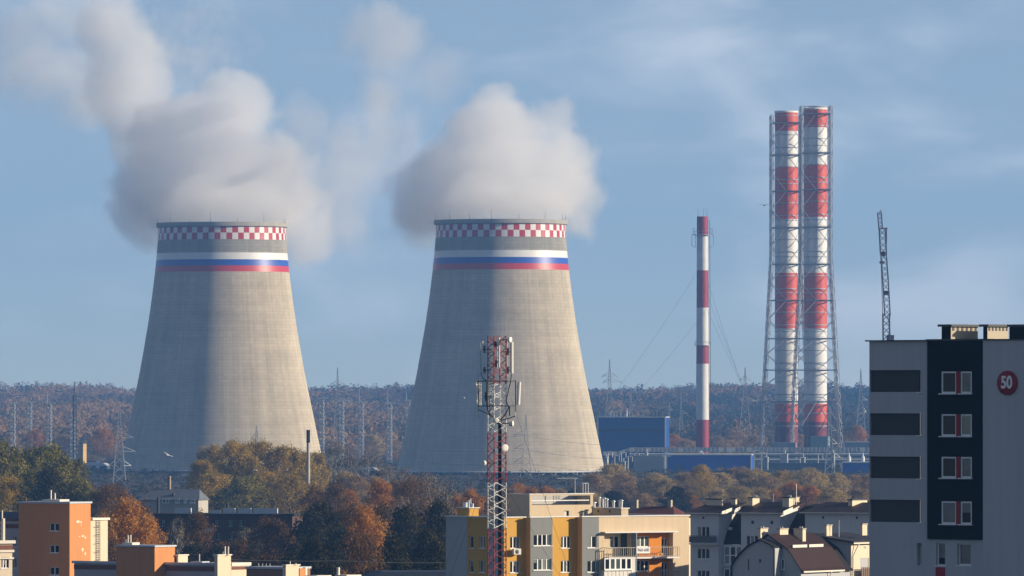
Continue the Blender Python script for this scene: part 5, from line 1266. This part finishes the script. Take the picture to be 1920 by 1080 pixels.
panel(903.2, 906.5, 640, 646, 0, 0, (902, 900.5, 640, 700), 'small_antenna')
panel(900, 902.5, 714, 760, .9, 0, (899, 899, 712, 764))
for px, y0, y1 in ((908.5,648,662),(908.5,688,700),(952,653,666),(952,688,701),(929,640,652),(930,675,689),(911.5,735,752)):
    b = MB(); a, c = lp(px-2, y1), lp(px+2, y0); b.box(a.x, c.x, -.2, .05, a.z, c.z); m_ = (a.z+c.z)/2; b.beam((a.x+.05,-.08,m_), (math.copysign(.45, a.x), -.05, m_), .07); b.box(a.x-.07, c.x+.07, -.16, .0, m_-.07, m_+.07); b.build('dipole_bracket', DKSTEEL, t)
# ring frames
b = MB()
for y in (714.5, 761):
    z = zat(y, D); ring = [lp(897,y,-.9), lp(915,y,-1.3), lp(953,y,-1.35), lp(967,y,-.55), lp(965,y,.9), lp(940,y,1.5), lp(905,y,1.2)]
    for p, q in zip(ring, ring[1:]+ring[:1]): b.tube(p, q, .05, .05, 6)
    for c in cs:
        n = min(ring, key=lambda r_: (r_-Vector((c.x,c.y,z))).length); b.tube((c.x,c.y,z), n, .035, .035, 5)
for px, dy in ((915,-1.3),(967,-.55),(897,-.9)): b.tube(lp(px,712,dy), lp(px,772,dy), .04, .04, 6)
b.build('ring_frame', DKSTEEL, t)
b = MB()
for y0 in (716, 722, 729, 737): a = lp(921, y0, -.7); b.box(a.x-.2-.1*(y0%3), a.x+.22, -.85, -.6, a.z-.2, a.z+.1)
b.tube(lp(917,735,-.7), lp(925,752,-.7), .05, .05, 6); b.tube(lp(925,735,-.7), lp(917,748,-.7), .05, .05, 6); b.tube(lp(926,756,-.7), lp(917,776,-.7), .05, .05, 6); b.tube(lp(918,720,-.7), lp(918,775,-.7), .06, .06, 6); b.tube(lp(926,716,-.7), lp(926,770,-.7), .05, .05, 6)
b.build('equipment_frame', M_W, t)
b = MB(); a, c = lp(957, 779), lp(965, 764); b.box(a.x, c.x, -.6, -.2, a.z, c.z); o = b.build('radio_unit', ANT, t)
b = MB(); a, c = lp(954, 780), lp(956.5, 762); b.box(a.x, c.x, -.62, -.1, a.z, c.z); b.box(a.x, lp(966,0).x, -.5, -.3, c.z, c.z+.08); b.build('housing', DKSTEEL, o)
b = MB()
def curve(pts, r=.035):
    P_ = [Vector(p) for p in pts]; out = []
    for i in range(len(P_)-1):
        p0 = P_[max(i-1,0)]; p1 = P_[i]; p2 = P_[i+1]; p3 = P_[min(i+2,len(P_)-1)]
        for k in range(5):
            u = k/5; out.append(.5*((2*p1)+(p2-p0)*u+(2*p0-5*p1+4*p2-p3)*u*u+(3*p1-p0-3*p2+p3)*u**3))
    out.append(P_[-1]); b.path(out, r, 6)
curve([lp(959,701,-.2), lp(957,716,-.4), lp(952,738,-.6), lp(949.5,752,-.7), lp(953,765,-.7), lp(945,780,-.5), lp(937,787,-.2)], .05)
curve([lp(913,716,-1), lp(913,745,-1.1), lp(914,767,-1.1), lp(922,780,-.8), lp(935,786,-.2)], .06)
curve([lp(897,768,-.9), lp(906,772,-1), lp(918,778,-.8), lp(930,785,-.3)], .04)
curve([lp(966,780,-.4), lp(955,784,-.4), lp(944,787,-.3), lp(938,790,-.15)], .05)
curve([lp(902,699,-.1), lp(905,708,-.5), lp(912,714,-.7)], .04)
b.build('feeder_cables', MATS['black_cable'], t)
def dish(px, py, r, ax, depth=.25, nm='microwave_dish', m=None):
    c = lp(px, py, -.75 if ax[1] < 0 else -.3); q = Vector(ax).normalized(); r = r/s
    b = MB(); b.tube(c, c+q*depth, r, r, 18); o = b.build(nm, m or ANT, t)
    d = MB(); d.tube(c+q*(depth+.003), c+q*(depth+.04), r*.93, r*.6, 18); d.build('radome', ANT, o)
    d = MB(); d.tube(c, (0, 0, c.z), .05, .05, 6); d.build('mounting_arm', DKSTEEL, o)
dish(954, 637, 5.2, (.8,-.55,0), .2); dish(955.5, 794, 5.4, (.95,-.3,0), .32); dish(929.5, 788, 4.6, (.25,-1,0), .3, 'drum_antenna'); dish(946, 839.5, 6.8, (.45,-.9,0), .14); dish(909.5, 868, 4.6, (-.75,-.6,0), .2)
for (ya, xb_, yb_, dy) in ((868, 838, 1052, -14), (700, 1070, 1080, -12), (903, 1050, 1078, -9), (868, 800, 1200, 10)):
    a = Vector((math.copysign(.5, xb_-930), 0, zat(ya, D))); e = lp(xb_, yb_, dy); e2 = a + (e-a)*(a.z/(a.z-e.z))
    MB().tube(a, e2, .013, .013, 4).build('guy_wire', MATS['black_cable'], t)
wire('thin overhead cable stretched across the dark trees above the lower roofs', [at(430, 1049, 1000), at(640, 1051.5, 1010), at(842, 1055, 1020)], .035, 'overhead_cable', sag=.12)

# ------------------------------------------------------------------ gulls
def gull(label, px, py, D, span_px, wings, heading, col, tip):
    """wings: per side, list of (fraction out, rise, sweep) in spans; body and both wings are one mesh."""
    s = F/D; sp = span_px/s; bl = sp*.42
    b = MB(); prof = [(.0,-.5),(.05,-.42),(.10,-.2),(.115,.05),(.085,.27),(.06,.36),(.065,.43),(.02,.5),(.005,.56)]
    n = 10
    for r, q in prof:
        for k in range(n):
            a = 2*math.pi*k/n; b.v.append((q*bl, r*bl*1.15*math.cos(a), r*bl*math.sin(a)))
    for i in range(len(prof)-1):
        for k in range(n): b.f.append((i*n+k, i*n+(k+1)%n, (i+1)*n+(k+1)%n, (i+1)*n+k)); b.m.append(0); b.sm.append(True)
    b.add([(-.42*bl,-.05*bl,0),(-.75*bl,-.12*bl,.01*bl),(-.75*bl,.12*bl,.01*bl),(-.42*bl,.05*bl,0),(-.42*bl,0,.03*bl)], [(0,1,2,3),(0,4,1),(1,4,2),(2,4,3)], 0)
    for side, prof_w in zip((-1, 1), wings):
        pts = []
        for f, rise, sweep, ch in prof_w:
            y = side*f*sp*.5; z = rise*sp; x = sweep*bl; c = ch*bl
            pts.append([(x+c*.5, y, z), (x, y, z+.025*bl*(1.2-f)), (x-c*.5, y, z-.01*bl), (x, y, z-.02*bl*(1.2-f))])
        for i in range(len(pts)-1):
            b.add(pts[i]+pts[i+1], [(k,(k+1)%4,4+(k+1)%4,4+k) for k in range(4)], 1 if i == len(pts)-2 else 0, True)
        b.add(pts[-1], [(0,1,2,3)], 1)
    o = b.build('gull', [col, tip]); o.location = at(px, py, D); o.rotation_euler = heading
    return tag(o, label, 'bird')
GW = mat('gull_white', (.75,.75,.74), .8, .05); GD = mat('gull_dark', (.03,.03,.035), .8, .1)
arch = [(0,.0,.05,.45),(.25,.07,.12,.42),(.5,.10,.15,.36),(.8,.03,-.02,.25),(1,-.08,-.2,.06)]
arch2 = [(0,.0,.05,.45),(.3,.06,.12,.42),(.6,.05,.12,.34),(.85,.0,-.02,.22),(1,-.06,-.2,.06)]
gull('dark gull gliding with drooped wings beside the twin chimneys', 1433, 385, 900, 24, (arch, arch2), (R(5), R(4), R(75)), GD, GD)
up = [(0,.0,.05,.45),(.3,.15,.1,.4),(.6,.30,.0,.34),(.85,.42,-.15,.22),(1,.5,-.3,.06)]
dn = [(0,.0,.05,.45),(.3,-.05,.1,.4),(.6,-.14,.1,.34),(.85,-.24,-.05,.22),(1,-.3,-.25,.06)]
gull('white gull banking steeply in front of the shaded cooling tower', 316, 854, 800, 26, (dn, up), (R(-20), R(10), R(40)), GW, GD)
gull('tiny white gull flying before the shaded cooling tower near the telecom mast', 871, 747, 1500, 7, (arch2, up), (0, 0, R(20)), GW, GW)
gull('tiny dark bird in the open sky between the two cooling tower plumes and the chimneys', 1399, 291, 1800, 7, (arch2, arch2), (0, 0, R(60)), GD, GD)
gull('tiny dark bird high to the right of the twin chimneys', 1624, 225, 1800, 6, (arch2, arch2), (0, 0, R(-60)), GD, GD)
# ------------------------------------------------------------------ trees
BARK = mat('brown_bark', (.085, .065, .05), .95, .3, .8)
BIRCHB = mat('white_birch_bark', (.50, .49, .45), .9, .35, 1.2)
LEAF = {
 'green':  leaf_mat('olive_green_leaves', [(0,(.045,.048,.016)),(.5,(.17,.16,.042)),(1,(.44,.35,.08))], transl=.42),
 'yellow': leaf_mat('yellow_autumn_leaves', [(0,(.18,.13,.03)),(.45,(.40,.28,.055)),(.8,(.56,.38,.07)),(1,(.62,.44,.10))], transl=.45),
 'orange': leaf_mat('orange_autumn_leaves', [(0,(.20,.09,.025)),(.5,(.46,.21,.045)),(1,(.60,.31,.06))], transl=.42),
 'brown':  leaf_mat('brown_autumn_leaves', [(0,(.05,.032,.018)),(.5,(.15,.085,.038)),(1,(.34,.19,.07))], transl=.38),
 'bare':   leaf_mat('thin_grey_brown_twigs', [(0,(.07,.056,.04)),(.5,(.17,.135,.09)),(1,(.30,.24,.15))], transl=.1),
 'dark':   leaf_mat('dark_green_leaves', [(0,(.016,.017,.010)),(.6,(.046,.044,.021)),(1,(.12,.10,.04))], transl=.3),
 'straw':  leaf_mat('straw_coloured_leaves', [(0,(.24,.19,.09)),(.5,(.48,.36,.16)),(1,(.62,.48,.22))], transl=.42),
 'dusty':  leaf_mat('dusty_brown_leaves', [(0,(.19,.135,.08)),(.5,(.38,.265,.14)),(1,(.55,.38,.18))], transl=.40),
}
def tree_meshes(kind, seed):
    """Trunk mesh and crown mesh of a 20 m tree, standing at the origin."""
    r_ = np.random.default_rng(seed); rr = random.Random(seed)
    shape = {'green':(.30,6.2,1),'yellow':(.22,6.6,1),'orange':(.22,5.6,1),'brown':(.24,5.6,1),'bare':(.25,5.2,1),'dark':(.15,5.0,1),'straw':(.18,5.6,1),'dusty':(.18,6.2,1)}[kind]
    base, wid = shape[0]*20, shape[1]
    n_leaf, lsz = {'green':(9500,.42),'yellow':(10500,.38),'orange':(9500,.36),'brown':(6500,.34),'bare':(3200,.30),'dark':(8500,.46),'straw':(9000,.38),'dusty':(8500,.38)}[kind]
    tb = MB(); H_ = 20.0; clusters = []
    birch = kind == 'bare'
    tilt = Vector((rr.uniform(-.05,.05), rr.uniform(-.05,.05), 1))
    pts = [Vector((0,0,-1.0))]; nseg = 6
    for k in range(1, nseg+1): pts.append(Vector((tilt.x*H_*k/nseg + rr.uniform(-.25,.25), tilt.y*H_*k/nseg + rr.uniform(-.25,.25), H_*.86*k/nseg)))
    r0 = .30 if birch else .40
    for k in range(nseg): tb.tube(pts[k], pts[k+1], r0*(1-k/nseg)+.05, r0*(1-(k+1)/nseg)+.05, 7, cap=False)
    def trunk(z):
        k = min(nseg-1, max(0, int(z/(H_*.86)*nseg))); u = z/(H_*.86)*nseg - k
        return pts[k].lerp(pts[k+1], u)
    def prof(z):
        q = (z-base)/(H_-base); q = min(max(q, 0), 1)
        return wid*(math.sin(math.pi*min(1, q*.82+.16))**.75)
    nl = 15
    for i in range(nl):
        z0 = base*.8 + (H_*.84-base*.8)*((i+rr.random()*.7)/nl); p = trunk(z0); az = i*2.4 + rr.uniform(-.5,.5)
        rise = rr.uniform(.35,1.0) + .9*(z0/H_); ln = prof(min(H_*.95, z0+2.5))*rr.uniform(.72,1.1)
        d = Vector((math.cos(az), math.sin(az), rise*.75)); d.normalize(); mid = p + d*ln*.55; e = mid + (d+Vector((0,0,.35)))*ln*.5
        rad = .05+.10*(1-z0/H_)*1.3
        tb.tube(p, mid, rad, rad*.65, 5, cap=False); tb.tube(mid, e, rad*.65, .02, 4, cap=False)
        clusters += [(e, 1.25), (mid.lerp(e,.45), 1.2), (p.lerp(mid,.7), 1.0)]
        for j in range(4):
            q = p.lerp(e, rr.uniform(.35,.95)); d2 = (d + Vector((rr.uniform(-1,1), rr.uniform(-1,1), rr.uniform(-.2,.9)))).normalized(); e2 = q + d2*ln*rr.uniform(.25,.55)
            tb.tube(q, e2, rad*.4, .012, 3, cap=False); clusters.append((e2, rr.uniform(.8,1.5)))
            if kind in ('bare','brown'):
                for _ in range(2):
                    q2 = q.lerp(e2, rr.uniform(.4,1)); e3 = q2 + (d2+Vector((rr.uniform(-1,1),rr.uniform(-1,1),rr.uniform(0,1)))).normalized()*rr.uniform(.8,1.8)
                    tb.tube(q2, e3, .03, .01, 3, cap=False)
    for k in range(9):
        z = H_*(.72+.26*rr.random()); a = rr.uniform(0, 6.28); q = trunk(min(z, H_*.85)) + Vector((math.cos(a), math.sin(a), 0))*prof(z)*rr.uniform(.1,.6); q.z = z; clusters.append((q, rr.uniform(.9,1.5)))
    wts = np.array([c[1]**2 for c in clusters]); wts /= wts.sum(); idx = r_.choice(len(clusters), n_leaf, p=wts)
    cc = np.array([c[0] for c in clusters]); cr = np.array([c[1] for c in clusters]); ct = r_.normal(size=len(clusters))*.16
    d = r_.normal(size=(n_leaf,3)); d /= np.linalg.norm(d,axis=1)[:,None]
    cen = cc[idx] + d*(cr[idx]*(.35+.75*r_.random(n_leaf)**.7))[:,None]*np.array([1.1,1.1,.85])
    nf = int(n_leaf*(.12 if kind == 'bare' else .34))          # looser sprays between the limbs
    zf = base*.9 + (H_*.97-base*.9)*r_.random(nf)**.8; pf = np.array([prof(z) for z in zf]); af = 2*np.pi*r_.random(nf); lob = 1 + .16*np.sin(3*af+seed) + .12*np.sin(5*af+zf*.8+seed)
    rf_ = pf*lob*(.35+.68*r_.random(nf)**.5)
    cen[:nf] = np.stack([tilt.x*zf + rf_*np.cos(af), tilt.y*zf + rf_*np.sin(af), zf + .5*r_.normal(size=nf)], 1)
    zz = cen[:,2]
    tint = np.clip(.48 + ct[idx] + .15*r_.normal(size=n_leaf) + .10*(zz/20-.6), 0, 1)
    global rng; keep, rng = rng, r_
    od = cen - np.array([0, 0, base + (20-base)*.45]); od /= np.linalg.norm(od, axis=1)[:, None] + 1e-6
    q = leaf_quads(cen, np.full(n_leaf, lsz), .2, (d*.7 + od*.6))
    rng = keep
    zmax = q[:,:,2].max()
    q = q/zmax*20; me_c = quads_mesh('crown', q, tint, LEAF[kind])
    o = tb.build('trunk', BIRCHB if birch else BARK); me_t = o.data; bpy.data.objects.remove(o)
    me_t.transform(Matrix.Diagonal((20/zmax,20/zmax,20/zmax,1)))
    width = float(np.percentile(np.abs(q[:,:,0]), 97))*2
    return me_t, me_c, width
TM = {k: [tree_meshes(k, 100*i + 17*j) for j in range(3)] for i, k in enumerate(LEAF)}
PROTO = {}
for k, v in TM.items():
    for j, (mt, mc, wd) in enumerate(v): PROTO[(k, j)] = (mt, mc, wd)
WORD = {'green':'olive green tree','yellow':'yellow leaved tree','orange':'orange leaved tree','brown':'rusty brown tree','bare':'nearly bare birch','dark':'dark green tree','straw':'straw coloured tree','dusty':'dusty brown tree'}
NAME = {'green':'leafy_tree','yellow':'yellow_tree','orange':'orange_tree','brown':'brown_tree','bare':'bare_birch','dark':'dark_tree','straw':'straw_tree','dusty':'dusty_tree'}
ORD = ['first','second','third','fourth','fifth','sixth','seventh','eighth','ninth','tenth','eleventh','twelfth','thirteenth','fourteenth','fifteenth','sixteenth','seventeenth','eighteenth','nineteenth','twentieth','twenty-first','twenty-second','twenty-third','twenty-fourth','twenty-fifth','twenty-sixth','twenty-seventh','twenty-eighth','twenty-ninth','thirtieth']
STANDS = {}      # stand -> list of (px, kind, object)
tr = random.Random(21)
def tree(stand, kind, px, ytop, w, D, zbase=0.0):
    mt, mc, wd = PROTO[(kind, tr.randrange(3))]
    H_ = zat(ytop, D) - zbase; sxy = (w*D/F)/wd
    o = bpy.data.objects.new(NAME[kind], None); COL.objects.link(o)
    o.location = (xat(px, D), D, zbase); o.rotation_euler = (0, 0, tr.uniform(0, 6.28)); o.scale = (sxy, sxy, H_/20); o.empty_display_size = .5
    for nm, me in (('trunk', mt), ('crown', mc)):
        c = bpy.data.objects.new(nm, me); COL.objects.link(c); c.parent = o
    STANDS.setdefault(stand, []).append((px, kind, o)); return o
def row(stand, spec, D, jit=60):
    for kind, px, ytop, w in spec: tree(stand, kind, px, ytop, w, D + tr.uniform(-jit, jit))

row('w', [('green',6,818,85),('green',52,832,80),('green',98,826,95),('green',128,856,70)], 1960)
row('w', [('yellow',18,882,80),('green',62,875,80),('dark',88,868,70),('green',150,893,80),('brown',196,905,70),('green',178,915,60)], 1800)
row('w', [('orange',232,912,60),('brown',215,900,66)], 1880, 30)
row('o', [('brown',268,932,46),('orange',243,926,95),('orange',206,948,70),('orange',279,958,60),('brown',258,985,75),('brown',215,1000,70)], 1330, 40)
row('y', [('yellow',398,828,78),('yellow',436,820,84),('yellow',482,816,86),('yellow',528,826,88),('yellow',565,838,76),('yellow',596,838,46),('yellow',458,846,80),('yellow',375,858,56)], 2420)
row('y', [('yellow',408,882,90),('green',455,890,90),('yellow',500,880,92),('yellow',545,884,84),('yellow',584,900,60),('green',428,918,80),('brown',560,915,60)], 2250, 50)
row('b', [('bare',628,826,66),('bare',662,846,60),('bare',690,838,62),('bare',724,868,56),('bare',752,872,54),('bare',610,862,50),('bare',790,880,60),('bare',770,890,60)], 2520)
row('b', [('straw',640,878,60),('dark',628,900,50),('dusty',672,886,60),('dusty',705,890,60)], 2400)
row('m', [('brown',590,905,72),('brown',632,900,70),('orange',708,892,62),('orange',655,912,60),('brown',745,895,74),('brown',775,888,70),('bare',806,884,80),('bare',838,898,60),('orange',882,905,58),('orange',862,918,50),('brown',905,925,50)], 1850, 70)
row('d', [('brown',505,962,92),('bare',470,985,80),('brown',452,1005,74),('brown',545,985,86),('dark',580,948,84),('dark',612,932,88),('brown',652,938,88),('orange',690,940,80),('brown',722,935,86),('dark',765,940,84),('bare',745,925,86),('brown',800,935,84),('dark',825,930,80),('bare',820,915,88),('dark',640,985,80)], 1400, 60)
row('d', [('bare',334,962,44),('brown',372,950,50),('dark',365,1015,80),('dark',405,1020,80),('dark',318,1010,70),('brown',425,1012,70)], 1400, 30)
row('f', [('dark',585,1000,84),('dark',630,1005,84),('brown',682,990,84),('dark',735,995,84),('dark',790,985,84),('dark',825,1000,70),('dark',545,1030,80),('brown',500,1030,80),('dark',455,1035,70),('dark',400,1040,70),('dark',350,1035,70),('dark',290,1040,70),('orange',648,1066,52),('dark',700,1040,80),('dark',760,1040,80),('dark',812,1040,70),('dark',610,1045,60)], 1150, 40)
row('c', [('orange',973,902,50),('orange',1002,906,46),('orange',1022,908,42),('dusty',950,910,50),('dusty',1052,912,54),('dark',1070,916,46)], 2300, 60)
row('r', [('straw',1142,866,72),('dusty',1118,884,60),('dusty',1165,886,62),('dark',1185,905,56),('straw',1172,900,52),('straw',1224,884,66),('straw',1248,894,52),('dusty',1288,882,64),('yellow',1316,868,50),('straw',1345,884,66),('dusty',1388,872,74),('straw',1420,876,66),('yellow',1466,878,56),('dusty',1440,890,60),('straw',1520,874,66),('yellow',1548,888,60),('straw',1572,884,44),('dusty',1606,888,66),('dusty',1640,885,60),('dusty',1330,892,60)], 2760, 70)
row('q', [('dark',1268,908,56),('orange',1299,926,44),('dusty',1240,918,54),('straw',1345,912,60),('straw',1390,908,60),('straw',1425,910,54),('orange',1486,900,56),('orange',1518,908,50),('orange',1452,916,44),('straw',1560,912,60),('dark',1582,922,50),('dusty',1612,912,56),('dusty',1205,922,56),('dark',1150,918,60),('straw',1110,920,54),('dusty',1368,928,56),('dusty',1540,930,56),('dusty',1325,935,56)], 2450, 60)
row('h', [('orange',1262,812,46),('dusty',1240,822,40),('dusty',1345,815,46),('dusty',1385,805,52),('dusty',1415,812,44),('dusty',1365,822,44),('orange',1606,795,40),('dusty',1590,812,44),('dusty',1290,822,44),('dusty',1500,812,46),('straw',700,812,44),('dusty',728,822,46),('straw',748,828,40),('dusty',620,822,44),('dusty',660,838,44),('orange',735,852,30),('straw',612,852,30),('orange',195,800,44),('dusty',120,812,46),('dusty',175,822,50),('straw',172,852,34),('straw',185,858,30),('dusty',205,838,44),('orange',60,800,44),('dusty',20,808,44),('dusty',100,806,44)], 4800, 120)
# two mistletoe balls hang in each of three bare crowns
def ball_mesh(seed):
    r_ = np.random.default_rng(seed); d = r_.normal(size=(500,3)); d /= np.linalg.norm(d,axis=1)[:,None]
    return quads_mesh('mistletoe', leaf_quads(d*(.4+.6*r_.random((500,1))), np.full(500,.35)), r_.random(500), LEAF['dark'])
BM = ball_mesh(5)
for k, (px, kind, o) in enumerate([q for q in STANDS['b'] if q[1] == 'bare'][:5]):
    for x, y, z, s_ in ((1.2,-2.2,11.5+k*.4,.95),(-2.4,-1.5,9.5,.75)):
        c = bpy.data.objects.new('mistletoe', BM); COL.objects.link(c); c.parent = o; c.location = (x, y, z); c.scale = (s_,)*3

PLACE = {'w': ('above the tall orange block', 'trees above the tall orange block', 1),
 'o': ('between the two orange blocks', 'trees between the two orange blocks', 1),
 'y': ('beside the black-topped pole', 'yellow and olive trees by the black-topped pole', 1),
 'b': ('in the thin stand between the cooling towers', 'bare trees between the cooling towers', 1),
 'm': ('on the crest of the dark wood', 'trees on the crest of the dark wood', 1),
 'd': ('within the dark wood below the brick block', 'trees in the dark wood', 1),
 'f': ('at the lower edge of the dark wood', 'trees at the lower edge of the dark wood', 1),
 'c': ('just behind the yellow apartment house penthouse', 'trees behind the penthouse', 1),
 'r': ('in the tree belt below the blue halls', 'trees in the belt below the blue halls', 1),
 'q': ('just behind the white terrace', 'trees behind the white terrace', 1),
 'h': ('on the hazy plain beyond the power plant', 'trees on the hazy plain beyond the plant', 1)}
for st, lst in STANDS.items():
    where, grp, _ = PLACE[st]
    for kind in {k for _, k, _ in lst}:
        same = sorted([q for q in lst if q[1] == kind], key=lambda q: q[0])
        for i, (px, k, o) in enumerate(same):
            lab = WORD[kind] + ' ' + where if len(same) == 1 else '%s %s from the left, %s' % (ORD[i], WORD[kind], where)
            tag(o, lab, 'tree', grp)
